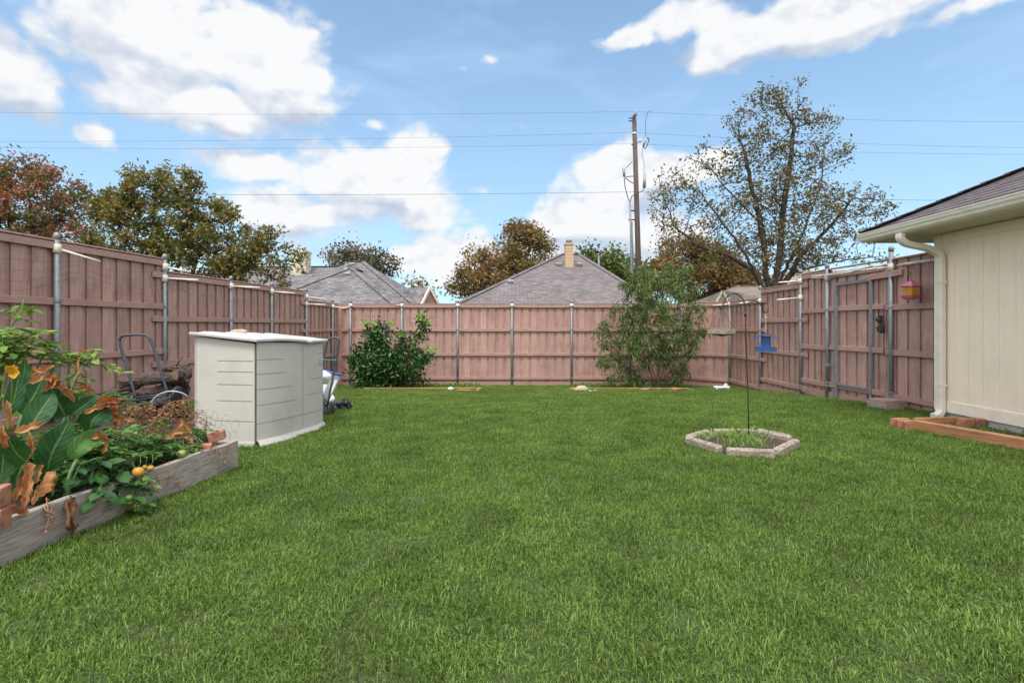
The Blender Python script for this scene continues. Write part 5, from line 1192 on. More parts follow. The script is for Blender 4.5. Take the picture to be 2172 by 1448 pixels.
def wmat(name, green, green2, brown, brown2, vein=60):
    m, t, b, out = mat_nodes(name)
    def at_(n):
        a = t.new('ShaderNodeAttribute'); a.attribute_name = n; return a.outputs['Fac']
    wi, rib, al = at_('wither'), at_('rib'), at_('along')
    g = t.new('ShaderNodeNewGeometry'); n = t.noise(g.outputs['Position'], 28, 5, .65); n2 = t.noise(g.outputs['Position'], 5, 3, .5)
    edge = t.mapr(t.math('ADD', wi, t.math('MULTIPLY', t.math('SUBTRACT', n, .5), .9)), .42, .6, 0, 1, True)
    ab = t.math('ABSOLUTE', rib)
    ph = t.math('SINE', t.math('MULTIPLY', t.math('SUBTRACT', al, t.math('MULTIPLY', ab, .22)), vein))
    gcol = t.mix(t.mapr(n2, .35, .65), green, green2); gcol = t.mix(t.mapr(ph, .2, 1, 0, .28), gcol, tuple(x * 1.8 for x in green2))
    gcol = t.mix(t.mapr(ab, .09, .03, 0, .65), gcol, (.16, .26, .09))
    bcol = t.mix(t.mapr(n, .35, .65), brown, brown2); bcol = t.mix(t.mapr(n2, .45, .65, 0, .8), bcol, (.62, .36, .18)); bcol = t.mix(t.mapr(ph, .1, 1, 0, .3), bcol, brown2)
    col = t.mix(edge, gcol, bcol); t.link(col, b.inputs['Base Color'])
    t.link(t.mapr(edge, 0, 1, .5, .85), b.inputs['Roughness']); b.inputs['Specular IOR Level'].default_value = .2
    bn = t.new('ShaderNodeBump'); bn.inputs['Strength'].default_value = .5; bn.inputs['Distance'].default_value = .004; t.link(t.math('ADD', t.math('MULTIPLY', ph, .25), n), bn.inputs['Height']); t.link(bn.outputs[0], b.inputs['Normal'])
    tr = t.new('ShaderNodeBsdfTranslucent'); t.link(t.mix(1.0, col, (1.2, 1.25, .8), 'MULTIPLY'), tr.inputs[0]); ms = t.new('ShaderNodeMixShader'); ms.inputs[0].default_value = .22
    t.link(b.outputs[0], ms.inputs[1]); t.link(tr.outputs[0], ms.inputs[2]); t.link(ms.outputs[0], out.inputs[0]); return m
CANNA = wmat('canna_leaf', (.018, .065, .02), (.03, .092, .026), (.46, .19, .075), (.26, .09, .035))
CANNAL = wmat('light_canna_leaf', (.06, .15, .035), (.09, .19, .05), (.50, .24, .10), (.30, .12, .05))
CUC = MAT('canna_stem', (.10, .19, .05), (.07, .13, .04), .5, 12, bump=0)
DRYSTEM = MAT('dry_stem', (.36, .20, .11), (.20, .10, .055), .85, 20, bump=.2)
VINE = MAT('vine_stem', (.13, .22, .055), (.10, .16, .04), .6, 12, bump=0)

def big_leaf(parent, spine, width, w0=0.0, w1=1.0, face=None, fold=.25, crumple=0.0, mat=None, name='leaf', prof=None, roll=0.0, curlz=0.0, origin=None, seed=None):
    """w0..w1: how withered the blade is at its base and at its tip (0 green, 1 brown)"""
    rn = np.random.default_rng(seed if seed is not None else int(abs(spine[0][0]) * 1e4 + abs(spine[-1][2]) * 1e4) % 99991)
    P = bez(spine, 18) if len(spine) < 5 else crom(spine, 5)
    n = len(P); K = 9; V = []; wi = []; rb = []; al = []; Ltot = sum((P[i + 1] - P[i]).length for i in range(n - 1)); acc = 0
    camdir = Vector(face) if face is not None else Vector((.75, -.65, .25)); ph = rn.uniform(0, 6.28, 4)
    for i in range(n):
        t = i / (n - 1); tg = (P[min(i + 1, n - 1)] - P[max(i - 1, 0)]).normalized(); nm = (camdir - tg * camdir.dot(tg)).normalized(); sd_ = tg.cross(nm)
        if prof == 'strip': wv = width * min(1, 6 * t + .25) * min(1, 5 * (1 - t) + .15)
        elif prof == 'tri': wv = width * (t ** .8) * 1.0 + .004
        else: wv = width * (math.sin(math.pi * min(max(t, .0), 1) ** .8) ** .75 if 0 < t < 1 else 0) + .002
        if w1 > 1.15: wv *= 1 + .22 * math.sin(t * 14 + ph[2]) + .14 * math.sin(t * 33 + ph[0])
        wt = w0 + (w1 - w0) * t; cr = crumple * (.3 + max(0, wt))
        for k in range(K):
            s_ = (k - (K - 1) / 2) / ((K - 1) / 2); a = s_ * (1.0 + roll * max(0, wt) * 1.6)
            if roll > 0: off = sd_ * (wv / 2 * math.sin(a * 1.2) / 1.1) + nm * (wv / 2 * (1 - math.cos(a * 1.2)) * (1 if rn is not None else 1))
            else: off = sd_ * (s_ * wv / 2 * math.cos(fold)) + nm * (abs(s_) * wv / 2 * math.sin(fold))
            wob = .05 * wv * math.sin(t * 17 + s_ * 2 + ph[0]) * abs(s_)
            jit = cr * wv * (.55 * math.sin(t * 9 + s_ * 2.2 + ph[1]) + .22 * math.sin(t * 27 - s_ * 5 + ph[2]) + rn.normal(0, .02))
            V.append(P[i] + off + nm * (wob + jit) + sd_ * (cr * wv * .12 * math.sin(t * 31 + ph[3]))); wi.append(wt + .25 * max(0, abs(s_) - .6) * (wt > .1)); rb.append(s_); al.append(t)
    Fs = [(i * K + k, i * K + k + 1, (i + 1) * K + k + 1, (i + 1) * K + k) for i in range(n - 1) for k in range(K - 1)]
    o = link_mesh(name, V, Fs, mat or CANNA, parent, True, origin, wi)
    for nm_, vals in (('rib', rb), ('along', [a * Ltot * 2.5 for a in al])):
        a = o.data.attributes.new(nm_, 'FLOAT', 'POINT'); a.data.foreach_set('value', np.asarray(vals, dtype=np.float32))
    return o
def stemtube(parent, pts, r, mat=CUC, name='stem'):
    m = MB(); m.tube(crom(pts, 4) if len(pts) > 2 else pts, r, 7); return m.build(name, mat, parent, True)

def canna(label, gx, dx, leaves, stems):
    g = BPt(gx, 1000, dx); b = Vector((g.x, g.y, z0 + .16)); T = thing('canna_plant', b, label, 'plant', None)
    for s_ in stems: stemtube(T, [b] + [cp(*q) for q in s_], .011)
    for L in leaves:
        sp = [cp(*q) for q in L['s']]; big_leaf(T, sp, L['w'] / 2.956 / F * sp[len(sp) // 2].y, L.get('a', -.3), L.get('b', .2), fold=L.get('f', .3), crumple=L.get('c', .0), mat=L.get('m', CANNA), prof=L.get('p'), roll=L.get('r', 0), face=L.get('n'), name=L.get('name', 'leaf'))
    return T
D = lambda s, w, a=-.3, b=.2, **k: dict(s=s, w=w, a=a, b=b, **k)
BR = dict(name='withered_leaf', c=.16, f=.85)
A = .30
canna('broad leaved canna with one big upright green leaf near the front plank', 70, .32, [
    D([(300, 830, .20), (300, 700, .16), (400, 600, .14), (432, 505, .14)], 175, -.4, .05, f=.18),
    D([(190, 560, .36), (220, 480, .36), (300, 400, .36), (330, 330, .38)], 150, -.4, .1, n=(.5, -.8, .1)),
    D([(60, 470, .5), (90, 380, .5), (110, 280, .5), (120, 200, .5)], 95, -.3, .3),
    D([(165, 760, .15), (110, 740, .13), (60, 660, .12), (35, 560, .12)], 130, -.4, .55, c=.1),
    D([(440, 470, .45), (520, 420, .45), (560, 390, .45), (600, 350, .45)], 90, -.3, .2),
    D([(0, 900, .3), (20, 780, .3), (30, 700, .3), (10, 600, .3)], 120, -.3, .0),
    D([(60, 1000, .3), (110, 900, .3), (200, 800, .3), (230, 720, .3)], 110, -.3, .0),
    D([(230, 1000, .4), (240, 860, .4), (250, 740, .4), (265, 640, .4)], 90, -.3, .0),
    D([(350, 900, .45), (370, 760, .45), (420, 640, .45), (470, 540, .45)], 95, -.3, .1),
    D([(500, 700, .5), (500, 600, .5), (520, 520, .5), (530, 430, .5)], 80, -.3, .1),
    D([(120, 300, .5), (150, 240, .5), (160, 180, .5), (150, 120, .5)], 70, -.2, .2),
    D([(0, 640, .35), (15, 720, .33), (40, 800, .3), (90, 830, .3)], 70, .8, 1.3, **BR),
    D([(250, 600, .3), (255, 640, .3), (240, 700, .3), (250, 760, .3)], 45, .9, 1.3, **BR),
    D([(40, 680, .1), (20, 640, .1), (5, 580, .1), (15, 530, .1)], 60, .8, 1.2, **BR),
    D([(40, 380, .4), (55, 440, .4), (60, 500, .4), (80, 560, .4)], 40, .9, 1.3, p='strip', **BR),
    D([(85, 580, .2), (160, 560, .18), (230, 530, .16), (275, 520, .16)], 70, .8, 1.3, **BR),
    D([(180, 770, .10), (175, 850, .08), (165, 950, .07), (145, 1055, .06)], 75, .8, 1.4, p='strip', **BR),
    D([(205, 1035, .06), (215, 980, .07), (270, 920, .08), (330, 890, .10)], 100, .9, 1.3, p='tri', name='withered_leaf', c=.35),
    D([(30, 1020, .02), (60, 1060, .0), (110, 1090, -.01), (190, 1075, .0)], 60, .8, 1.3, **BR),
    D([(90, 1010, .15), (100, 960, .15), (130, 900, .14), (150, 840, .14)], 60, .9, 1.3, **BR),
    D([(185, 590, .25), (190, 650, .25), (200, 700, .25), (180, 740, .25)], 45, 1, 1.3, p='strip', **BR),
    D([(260, 780, .2), (240, 820, .2), (230, 850, .2), (225, 900, .2)], 40, 1, 1.3, p='strip', **BR)],
    [[(200, 900, .34), (190, 560, .38)], [(290, 950, .24), (300, 830, .20)], [(60, 700, .5), (60, 470, .5)], [(120, 900, .25), (165, 760, .15)]])
canna('tall canna with its brown top leaves rolled and drooping, behind the big green leaf', 125, .55, [
    D([(410, 485, .45), (390, 430, .45), (340, 360, .45), (310, 270, .45)], 190, -.4, .12, f=.2),
    D([(140, 470, .6), (180, 400, .6), (240, 320, .6), (265, 240, .6)], 170, -.4, .1, f=.2),
    D([(265, 245, .40), (300, 235, .40), (350, 250, .38), (365, 290, .38)], 75, .8, 1.3, **BR),
    D([(300, 300, .40), (360, 260, .38), (420, 330, .36), (468, 390, .36)], 55, .9, 1.3, p='strip', **BR),
    D([(280, 330, .40), (310, 280, .38), (360, 240, .38), (350, 228, .38)], 55, .9, 1.3, **BR),
    D([(175, 262, .5), (220, 265, .48), (260, 240, .48), (270, 200, .48)], 60, .8, 1.3, **BR),
    D([(205, 180, .5), (240, 220, .48), (300, 170, .46), (345, 160, .46)], 45, .9, 1.4, **BR),
    D([(200, 250, .5), (195, 220, .5), (215, 180, .5), (200, 170, .5)], 50, .9, 1.3, **BR),
    D([(150, 190, .6), (160, 160, .6), (170, 140, .6), (180, 120, .6)], 25, 1, 1.4, p='strip', **BR)],
    [[(360, 620, .48), (410, 485, .45)], [(130, 620, .6), (140, 470, .6)]])
canna('canna with a folded green leaf and orange brown curled flaps, middle of the bed', 215, .45, [
    D([(570, 565, .35), (560, 500, .35), (620, 460, .35), (700, 420, .35)], 165, -.3, .2, f=.5),
    D([(530, 465, .33), (570, 430, .32), (630, 415, .32), (690, 408, .32)], 48, .9, 1.3, p='strip', **BR),
    D([(590, 420, .36), (640, 370, .35), (700, 380, .34), (755, 395, .34)], 75, .9, 1.3, **BR),
    D([(700, 460, .33), (720, 480, .32), (735, 500, .31), (742, 530, .31)], 60, .9, 1.3, **BR),
    D([(722, 485, .33), (760, 495, .32), (810, 500, .31), (850, 512, .30)], 32, .9, 1.3, p='strip', **BR),
    D([(735, 500, .33), (715, 540, .32), (705, 580, .32), (715, 600, .32)], 38, .9, 1.3, p='strip', **BR),
    D([(690, 380, .34), (700, 420, .33), (710, 440, .33), (720, 480, .33)], 70, .9, 1.3, **BR),
    D([(465, 320, .6), (500, 310, .6), (540, 290, .58), (570, 335, .58)], 50, .8, 1.2, **BR),
    D([(570, 290, .55), (560, 310, .55), (555, 330, .55), (565, 345, .55)], 40, .9, 1.3, **BR),
    D([(460, 400, .6), (500, 360, .6), (520, 330, .6), (560, 330, .6)], 80, -.2, .3, m=CANNAL),
    D([(475, 280, .7), (480, 220, .7), (470, 160, .7), (500, 110, .7)], 26, .9, 1.4, p='strip', **BR),
    D([(480, 100, .7), (520, 60, .7), (560, 62, .7), (580, 75, .7)], 18, 1, 1.4, p='strip', **BR)],
    [[(540, 700, .35), (570, 565, .35)], [(470, 500, .6), (460, 400, .6)]])
canna('canna leaf bending over at its brown tip close to the front plank', 143, .10, [
    D([(480, 750, .06), (450, 680, .05), (560, 590, .05), (655, 605, .06)], 120, -.3, .35, m=CANNAL, f=.35),
    D([(560, 625, .05), (610, 595, .04), (650, 600, .04), (668, 650, .04)], 50, .8, 1.3, **BR),
    D([(660, 620, .04), (672, 660, .03), (655, 690, .03), (635, 720, .03)], 28, .9, 1.3, p='strip', **BR)],
    [[(428, 950, .06), (432, 860, .05), (480, 750, .06)]])
canna('small canna with drooping orange brown leaves near the far end of the bed', 370, .25, [
    D([(950, 545, .3), (990, 515, .3), (1030, 515, .3), (1085, 560, .3)], 55, -.2, .2, m=CANNAL),
    D([(1100, 560, .2), (1130, 530, .18), (1140, 500, .18), (1125, 490, .18)], 40, .9, 1.3, **BR),
    D([(1050, 615, .2), (1090, 570, .18), (1150, 560, .16), (1205, 580, .15)], 55, .9, 1.3, **BR),
    D([(1000, 625, .2), (1080, 600, .18), (1160, 600, .15), (1200, 610, .15)], 34, .9, 1.3, p='strip', **BR),
    D([(1180, 600, .15), (1195, 630, .13), (1205, 660, .12), (1215, 690, .12)], 30, .9, 1.3, p='strip', **BR),
    D([(1130, 500, .2), (1160, 530, .18), (1185, 560, .16), (1200, 585, .16)], 30, .9, 1.3, **BR),
    D([(1200, 560, .2), (1250, 590, .18), (1290, 620, .16), (1315, 655, .16)], 50, -.2, .1, m=CANNAL)],
    [[(1100, 700, .2), (1100, 600, .2)], [(960, 620, .3), (950, 545, .3)]])

# yellow flower
Fl = thing('yellow_flower', cp(80, 200, .45), 'yellow flower rising among the leaves at the left edge of the bed', 'flower')
YEL = MAT('yellow_petal', (.80, .48, .03), (.70, .33, .02), .5, 20, bump=0)
for (a, b) in (((75, 210), (30, 165)), ((80, 205), (85, 155)), ((85, 210), (120, 215)), ((80, 215), (85, 245)), ((75, 212), (50, 195)), ((85, 205), (105, 180))):
    big_leaf(Fl, [cp(*a, .45), cp((a[0] + b[0]) / 2, (a[1] + b[1]) / 2 - 5, .44), cp(*b, .43)], .04, 0, 0, mat=YEL, name='petal', crumple=.2)
stemtube(Fl, [cp(80, 215, .45), cp(75, 330, .47), cp(70, 480, .5)], .005)

# leafy plants made of compound leaves
def compound(stems, n, L, leaflet, spread=.02, droop=.3, nl=7, up=.3):
    """stems: polylines; returns leaflet base, direction, normal, length arrays and the petioles"""
    C = []; Dd = []; Nn = []; Ls = []; pet = []
    for st_ in stems:
        pts = crom(st_, 6) if len(st_) > 2 else st_
        for i in range(n):
            t = (i + RNG.random()) / n; p = pts[min(int(t * (len(pts) - 1)), len(pts) - 2)].lerp(pts[min(int(t * (len(pts) - 1)) + 1, len(pts) - 1)], .5)
            a = RNG.uniform(0, 6.28); d = Vector((math.cos(a), math.sin(a), RNG.uniform(-.2, up))).normalized(); LL = L * RNG.uniform(.6, 1.25); s_ = d.cross(sq).normalized()
            ax = [p + d * LL * k / 4 - sq * (LL * droop * (k / 4) ** 2) for k in range(5)]; pet.append(ax)
            for k in range(nl):
                tt = .3 + .7 * (k // 2 * 2 + 1) / nl if k < nl - 1 else 1.0; q = ax[min(int(tt * 4), 3)].lerp(ax[min(int(tt * 4) + 1, 4)], tt * 4 % 1 if tt < 1 else 1); sg = 0 if k == nl - 1 else (1 if k % 2 else -1)
                dd = (d * (.5 if sg else 1) + s_ * sg * .9 + Vector((0, 0, -.25)) + Vector(RNG.normal(0, .18, 3))).normalized()
                C.append(q); Dd.append(dd); Nn.append(Vector((RNG.normal(0, .3), RNG.normal(0, .3), 1))); Ls.append(leaflet * RNG.uniform(.6, 1.3) * (1.3 if sg == 0 else 1))
    return np.array(C), np.array(Dd), np.array(Nn), np.array(Ls), pet
def leafy(name, label, cat, stems, n, L, leaflet, mat, wl=.5, kind='oval', stem_r=.006, stem_mat=None, droop=.3, nl=7, up=.3, base=None):
    T = thing(name, base or stems[0][0], label, cat)
    m = MB()
    for s_ in stems: m.tube(crom(s_, 4) if len(s_) > 2 else s_, stem_r, 6)
    C, Dd, Nn, Ls, pet = compound(stems, n, L, leaflet, droop=droop, nl=nl, up=up)
    for ax in pet: m.tube(ax, stem_r * .35, 4, cap=False)
    m.build('stems', stem_mat or VINE, T, True)
    V, Fs = leaf_mesh(C, Dd, Nn, Ls, Ls * wl, kind, .3); link_mesh('foliage', V, Fs, mat, T)
    return T
LT1 = LEAF('pale_tomato_leaves', [(0, (.09, .17, .03)), (.5, (.16, .27, .05)), (.85, (.25, .36, .08)), (1, (.33, .38, .10))], .35, .5, .3, nscale=4)
LT2 = LEAF('tomato_leaves', [(0, (.035, .10, .022)), (.5, (.065, .155, .03)), (.85, (.11, .22, .045)), (1, (.17, .26, .06))], .3, .5, .3, nscale=4)
LT3 = LEAF('dark_broad_leaves', [(0, (.02, .075, .02)), (.6, (.035, .11, .028)), (1, (.07, .16, .04))], .25, .4, .4, nscale=5)
LDRY = LEAF('dried_leaves', [(0, (.12, .06, .035)), (.5, (.24, .12, .06)), (.85, (.36, .20, .10)), (1, (.16, .18, .06))], .15, .8, .1, nscale=5)
sP = lambda *q: [cp(*p) for p in q]
leafy('tomato_plant', 'tall pale green tomato vine arching in front of the left fence post', 'plant',
      [sP((0, 450, 1.0), (10, 100, 1.0), (60, -60, 1.0), (130, -170, 1.0), (150, -250, 1.0)), sP((0, 300, 1.0), (60, -40, .9), (150, -60, .9), (260, -10, .9), (330, 40, .9)), sP((0, 50, 1.0), (60, 60, .95), (200, 100, .9), (300, 130, .9)), sP((0, 180, .9), (10, -20, .9), (0, -80, .9)),
       sP((200, 300, .9), (260, 120, .9), (330, 80, .9), (400, 110, .9), (450, 130, .9)), sP((420, 400, .9), (440, 160, .9), (560, 60, .9), (600, 110, .9), (670, 190, .9)), sP((0, 400, .9), (60, 200, .9), (180, 60, .9), (230, -60, .9)), sP((0, 200, .9), (-20, 60, .9), (90, 20, .9), (180, -20, .9))], 12, .13, .062, LT1, .52, droop=.35)
leafy('tomato_plant', 'mid green tomato foliage behind the folded canna leaf', 'plant',
      [sP((420, 600, .6), (450, 300, .6), (500, 200, .6)), sP((560, 520, .7), (600, 380, .7), (700, 350, .7)), sP((700, 500, .8), (760, 400, .8), (850, 370, .8)), sP((640, 420, .8), (660, 340, .8), (760, 340, .8)), sP((300, 620, .5), (330, 560, .5), (420, 530, .4)), sP((460, 620, .5), (480, 560, .5), (520, 540, .4))], 14, .11, .04, LT2, .5)
Tm = leafy('tomato_plant', 'low sprawling tomato plant with ripening fruit spilling over the front plank', 'plant',
      [sP((640, 800, .2), (620, 620, .2), (700, 560, .2)), sP((760, 760, .25), (740, 640, .22), (800, 560, .2), (880, 540, .2)), sP((900, 760, .25), (890, 640, .22), (960, 590, .2)), sP((950, 760, .2), (1020, 660, .15), (1080, 700, .08)), sP((1000, 760, .3), (1060, 620, .3), (1120, 640, .2)),
       sP((820, 760, .1), (860, 850, -.02), (830, 960, -.03), (760, 1100, -.03)), sP((700, 760, .1), (640, 640, .15), (560, 700, .1)), sP((1150, 700, .2), (1220, 600, .2), (1260, 560, .2)), sP((840, 700, .3), (930, 640, .3), (1010, 560, .3)), sP((600, 760, .15), (680, 700, .12), (820, 720, .1), (930, 700, .1)), sP((900, 720, .4), (1000, 640, .4), (1080, 600, .35)), sP((500, 800, .3), (560, 700, .3), (640, 650, .3)), sP((1100, 740, .15), (1160, 680, .12), (1230, 660, .1))], 15, .10, .042, LT2, .52)
leafy('pepper_plant', 'bushy plant with dark broad drooping leaves against the front plank', 'plant',
      [sP((700, 940, .1), (690, 800, .1), (640, 740, .08), (500, 780, .05)), sP((700, 940, .1), (720, 820, .08), (760, 740, .06)), sP((690, 880, .08), (640, 900, -.01), (620, 960, -.03)), sP((700, 880, .08), (760, 860, .02), (800, 900, -.01)), sP((560, 900, .1), (540, 820, .1), (480, 760, .1)), sP((700, 860, .1), (600, 800, .06), (560, 900, .05))], 7, .07, .08, LT3, .62, droop=.9, nl=3, up=0)
leafy('leafy_herb', 'patch of feathery green herb under the curled orange leaves', 'plant',
      [sP((640 + 70 * i, 720, .35), (650 + 70 * i, 640, .35), (640 + 75 * i + 20, 570 + (i % 3) * 20, .33)) for i in range(6)], 22, .07, .030, LT2, .42)
leafy('leafy_herb', 'green undergrowth at the left of the bed behind the upright canna', 'plant',
      [sP((0 + 90 * i, 900, .45), (10 + 90 * i, 700, .45), (20 + 90 * i, 560 + (i % 2) * 60, .45)) for i in range(6)], 13, .1, .045, LT2, .5)
leafy('leafy_herb', 'dark green undergrowth right behind the near part of the plank', 'plant',
      [sP((330 + 80 * i, 980 - 40 * i, .18), (340 + 80 * i, 880 - 40 * i, .2), (330 + 80 * i, 800 - 40 * i, .2)) for i in range(5)], 12, .08, .05, LT3, .5)
leafy('dried_plant', 'tangle of brown dried stalks and leaves in front of the firewood', 'plant',
      [sP((860 + 42 * i, 640, .45), (850 + 44 * i, 500, .45), (840 + 46 * i + (i % 3) * 20 - 20, 390 + (i * 37 % 60), .42)) for i in range(9)] + [sP((760, 560, .6), (820, 430, .6), (900, 400, .6)), sP((1180, 640, .3), (1230, 520, .3), (1240, 430, .3)), sP((1250, 640, .2), (1290, 540, .2), (1300, 480, .2)), sP((900, 600, .3), (1000, 470, .3), (1190, 380, .3)), sP((960, 560, .3), (1060, 400, .3), (1220, 378, .3))], 22, .06, .022, LDRY, .5, stem_r=.003, stem_mat=DRYSTEM, droop=.6, nl=5)
leafy('dried_plant', 'thin withered sprigs hanging over the front plank beyond the tomatoes', 'plant',
      [sP((1060, 760, .02), (1072, 830, -.02), (1060, 940, -.03)), sP((990, 830, .0), (1000, 880, -.03), (990, 960, -.03)), sP((1120, 860, -.01), (1130, 900, -.03), (1150, 930, -.03)), sP((1350, 660, .02), (1360, 690, -.02), (1355, 730, -.03)), sP((1430, 640, .02), (1435, 700, -.02), (1420, 760, -.03)), sP((900, 830, .0), (905, 880, -.03), (940, 930, -.03), (1010, 960, -.03)), sP((870, 900, 0), (930, 880, -.03), (1020, 880, -.03))], 8, .03, .018, LDRY, .5, stem_r=.002, stem_mat=DRYSTEM, droop=.8, nl=3, up=0)
leafy('dried_plant', 'shrivelled brown twig hanging down the plank left of the dead leaf', 'plant',
      [sP((290, 990, .02), (300, 1060, -.02), (305, 1130, -.03), (280, 1220, -.03)), sP((300, 1060, -.02), (320, 1130, -.03), (345, 1190, -.03)), sP((270, 1040, 0), (300, 1080, -.03), (330, 1060, -.03))], 6, .02, .014, LDRY, .5, stem_r=.003, stem_mat=DRYSTEM, droop=.8, nl=3, up=0)
Wl = big_leaf(None, [cp(425, 990, .02), cp(450, 1020, -.02), cp(430, 1120, -.035), cp(450, 1225, -.045)], .05, .6, 1.2, crumple=.3, roll=.8, prof='strip', mat=wmat('dead_hanging_leaf', (.07, .09, .03), (.09, .10, .04), (.17, .08, .05), (.09, .045, .03)), name='dead_leaf', origin=cp(425, 990, .02)); tag(Wl, 'rolled dark dead leaf hanging over the near front plank', 'leaf')
# fruit
TOMG = MAT('green_tomato', (.20, .27, .06), (.28, .30, .09), .3, 8, bump=0); TOMO = MAT('orange_tomato', (.55, .25, .03), (.42, .27, .05), .28, 8, bump=0); TOMR = MAT('red_tomato', (.6, .05, .02), None, .3, bump=0)
for (x, y, r_, mt, dx) in ((865, 830, 35, TOMO, -.04), (943, 805, 21, TOMO, -.02), (905, 800, 17, TOMO, .02), (1137, 715, 30, TOMG, .04), (857, 1040, 33, TOMG, -.06), (808, 990, 24, TOMG, -.05), (880, 1000, 18, TOMG, -.05), (790, 660, 15, TOMG, .15), (945, 437, 10, TOMR, .4)):
    c = cp(x, y, dx); rr = r_ / 2.956 / F * c.y; m = MB(); m.blob(c, (rr, rr, rr * .88), x, .04, 14, 9); o = m.build('tomato', mt, Tm, True)
    m = MB(); m.tube([c + sq * rr * .8, c + sq * rr * 1.3 + Vector((.01, .01, .01)), c + sq * rr * 1.3 + Vector((-.02, .05, .05))], .002, 5); m.build('stalk', VINE, o)
# chicken wire
m = MB(); o0 = cp(1240, 590, .12); rn = random.Random(3)
gp = {}
for i in range(9):
    for j in range(7):
        gp[i, j] = cp(1180 + i * 34 + j * 8 + rn.uniform(-7, 7), 625 - j * 32 + i * 4 + rn.uniform(-7, 7) + (i - 3) ** 2 * 2.2, .16 + .04 * math.sin(i * 1.1 + j))
for i in range(9):
    for j in range(7):
        if i < 8 and (i + j) % 2: m.tube([gp[i, j], gp[i + 1, j]], .0012, 4, cap=False)
        if j < 6: m.tube([gp[i, j], gp[i, j + 1].lerp(gp[min(i + 1, 8), j + 1], .25 * (j % 2))], .0012, 4, cap=False)
o = m.build('wire_mesh', GALV, None, origin=o0); tag(o, 'crumpled piece of thin wire netting at the far end of the bed before the shed', 'wire mesh')
# bricks
def brick(c, u, v, w_, hx, hy, hz, label):
    m = MB(); m.obox(c, u.normalized(), v.normalized(), w_.normalized(), hx, hy, hz, .006); o = m.build('brick', BRICK, None, origin=c); tag(o, label, 'brick')
brick(cp(1360, 605, .10), Vector((.9, .3, .25)), Vector((-.3, .9, 0)), Vector((-.25, -.05, .95)), .06, .05, .035, 'tilted orange brick on the soil at the far corner of the bed')
brick(cp(1265, 680, .08), Vector((.9, .5, .05)), Vector((-.5, .9, 0)), sq, .07, .045, .028, 'half buried orange brick left of the tilted brick in the bed')
def scal2(y0_, y1_, label, dx):
    c = cp(4, (y0_ + y1_) / 2, dx); h_ = (y1_ - y0_) / 2.956 / F * c.y; scallop('edging_brick', Vector((c.x, c.y, c.z - h_ / 2)), 1.9, label, h_ * .96, .55)
scal2(915, 1035, 'upper scalloped terracotta brick at the near left end of the plank', -.03)
scal2(1048, 1185, 'lower scalloped terracotta brick hanging outside the near left plank', -.05)

# weeds in the ring bed and by the timbers: uncountable tufts
def tufts(name, label, pts, n, L, wd, mat, spread=.05):
    C = []; Dd = []
    for p in pts:
        for i in range(n): C.append([p[0] + RNG.normal(0, spread), p[1] + RNG.normal(0, spread), p[2]]); a = RNG.uniform(0, 6.28); l = RNG.uniform(.15, .9); Dd.append([math.cos(a) * l, math.sin(a) * l, 1])
    C = np.array(C); Dd = np.array(Dd); Ls = L * RNG.uniform(.4, 1.3, len(C)); V, Fs = leaf_mesh(C, Dd, RNG.normal(0, 1, C.shape) + np.array([0, -1, .5]), Ls, np.full(len(C), wd), 'long', .6)
    o = link_mesh(name, V, Fs, mat, None, origin=pts[0]); return tag(o, label, 'weeds', None, 'stuff')
LW = LEAF('weed_blades', [(0, (.10, .17, .04)), (.5, (.17, .27, .07)), (.85, (.25, .34, .11)), (1, (.35, .33, .15))], .35, .5, nscale=3)
LG = LEAF('groundcover_leaves', [(0, (.07, .15, .02)), (.6, (.12, .25, .035)), (1, (.2, .34, .06))], .3, .5, nscale=3)
rp = []
for k in range(46):
    q = ringpts[RNG.integers(0, len(ringpts))].lerp(cen, RNG.uniform(.22, 1)); q = q.lerp(ringpts[RNG.integers(0, len(ringpts))], RNG.uniform(0, .3)); rp.append((q.x, q.y, z_ := gz(q.y) + .03))
tufts('weeds', 'grassy weeds growing inside the timber ring bed', rp, 9, .19, .010, LW, .035)
tufts('tall_weed', 'taller pale weed clump around the foot of the hook pole', [(gpt(1589, 936).x - .03, gpt(1589, 936).y - .03, zg + .02), (gpt(1575, 940).x, gpt(1575, 940).y, zg + .02), (gpt(1560, 945).x, gpt(1560, 945).y, zg + .02)], 12, .30, .012, LW, .02)
wp = [gpt(2000 + RNG.uniform(0, 200), 912 + RNG.uniform(0, 20)) for _ in range(60)]; wp = [(p.x + .08, p.y + .1, p.z) for p in wp if p.x < XW + .1]
tufts('weeds', 'green weeds between the timber border and the house foundation', wp, 10, .12, .008, LG, .05)
gp1 = [(at(RNG.uniform(775, 1010), 0, 15.1).x, RNG.uniform(14.75, 15.2), gz(15) + .01) for _ in range(130)]
gp2 = [(at(RNG.uniform(1215, 1440), 0, 15.1).x, RNG.uniform(14.7, 15.2), gz(15) + .01) for _ in range(120)]
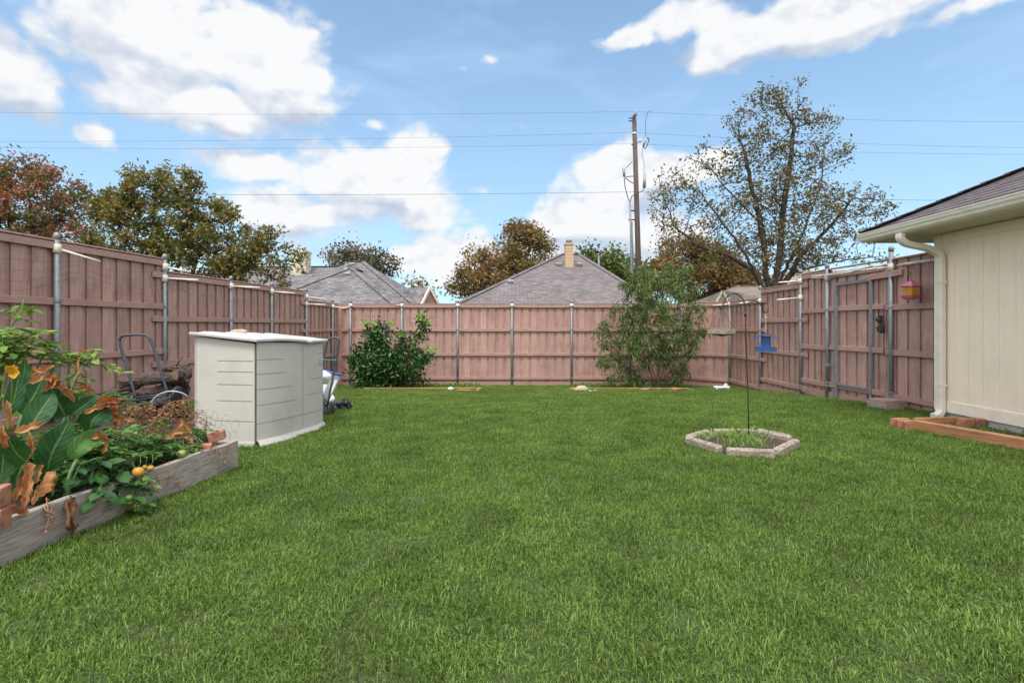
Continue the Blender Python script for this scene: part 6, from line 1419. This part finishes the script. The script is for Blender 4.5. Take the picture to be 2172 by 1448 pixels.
tufts('groundcover', 'bright low ground cover in the left back bed under the citrus bush', gp1, 12, .15, .022, LG, .06)
tufts('groundcover', 'bright low ground cover around the tan stone and narrow leaved tree', gp2, 12, .15, .022, LG, .06)
V = [(x, y, gz(y) + .012 + RNG.normal(0, .006)) for y in np.arange(-1.5, 6.6, .15) for x in np.linspace(5.05, XW + .02, 7)]; nr_ = 7; ny_ = len(V) // nr_
o = link_mesh('bed_soil', V, [(j * nr_ + i, j * nr_ + i + 1, (j + 1) * nr_ + i + 1, (j + 1) * nr_ + i) for j in range(ny_ - 1) for i in range(nr_ - 1)], SOIL, None, True, origin=V[0]); tag(o, None, None, None, 'structure')
V = [(x, y, gz(y) + .012 + RNG.normal(0, .008)) for y in np.arange(1.0, 7.9, .2) for x in np.linspace(-6.3, -3.3, 14)]; nr_ = 14; ny_ = len(V) // nr_
o = link_mesh('dirt_strip', V, [(j * nr_ + i, j * nr_ + i + 1, (j + 1) * nr_ + i + 1, (j + 1) * nr_ + i) for j in range(ny_ - 1) for i in range(nr_ - 1)], SOIL, None, True, origin=V[0]); tag(o, None, None, None, 'structure')
GROUPS = {'power_line': 'power lines across the sky', 'firewood_log': 'logs of the firewood pile', 'canna_plant': 'cannas in the raised bed', 'landscape_timber': 'timber edging boards', 'edging_brick': 'scalloped edging bricks',
          'edging_log': 'timbers of the ring bed', 'tomato_plant': 'tomato plants in the raised bed', 'leafy_herb': 'green herbs in the raised bed', 'dried_plant': 'dried plants of the raised bed', 'stone': 'loose stones about the yard',
          'wooden_fence': 'fence runs round the yard', 'hand_truck': 'hand trucks by the shed', 'bird_feeder': 'hanging bird feeders', 'bird_netting': 'bird netting on the fences', 'brick': 'loose bricks in the raised bed', 'plastic_pipe': 'plastic pipes above the gate'}
for o in list(SC.objects):
    if o.parent is None and 'label' in o and o.name.split('.')[0] in GROUPS: o['group'] = GROUPS[o.name.split('.')[0]]
    if o.parent is None and 'label' in o and (o['category'] if 'category' in o else '') == 'house' and o.name != 'house': o['group'] = 'neighbouring houses beyond the fence'
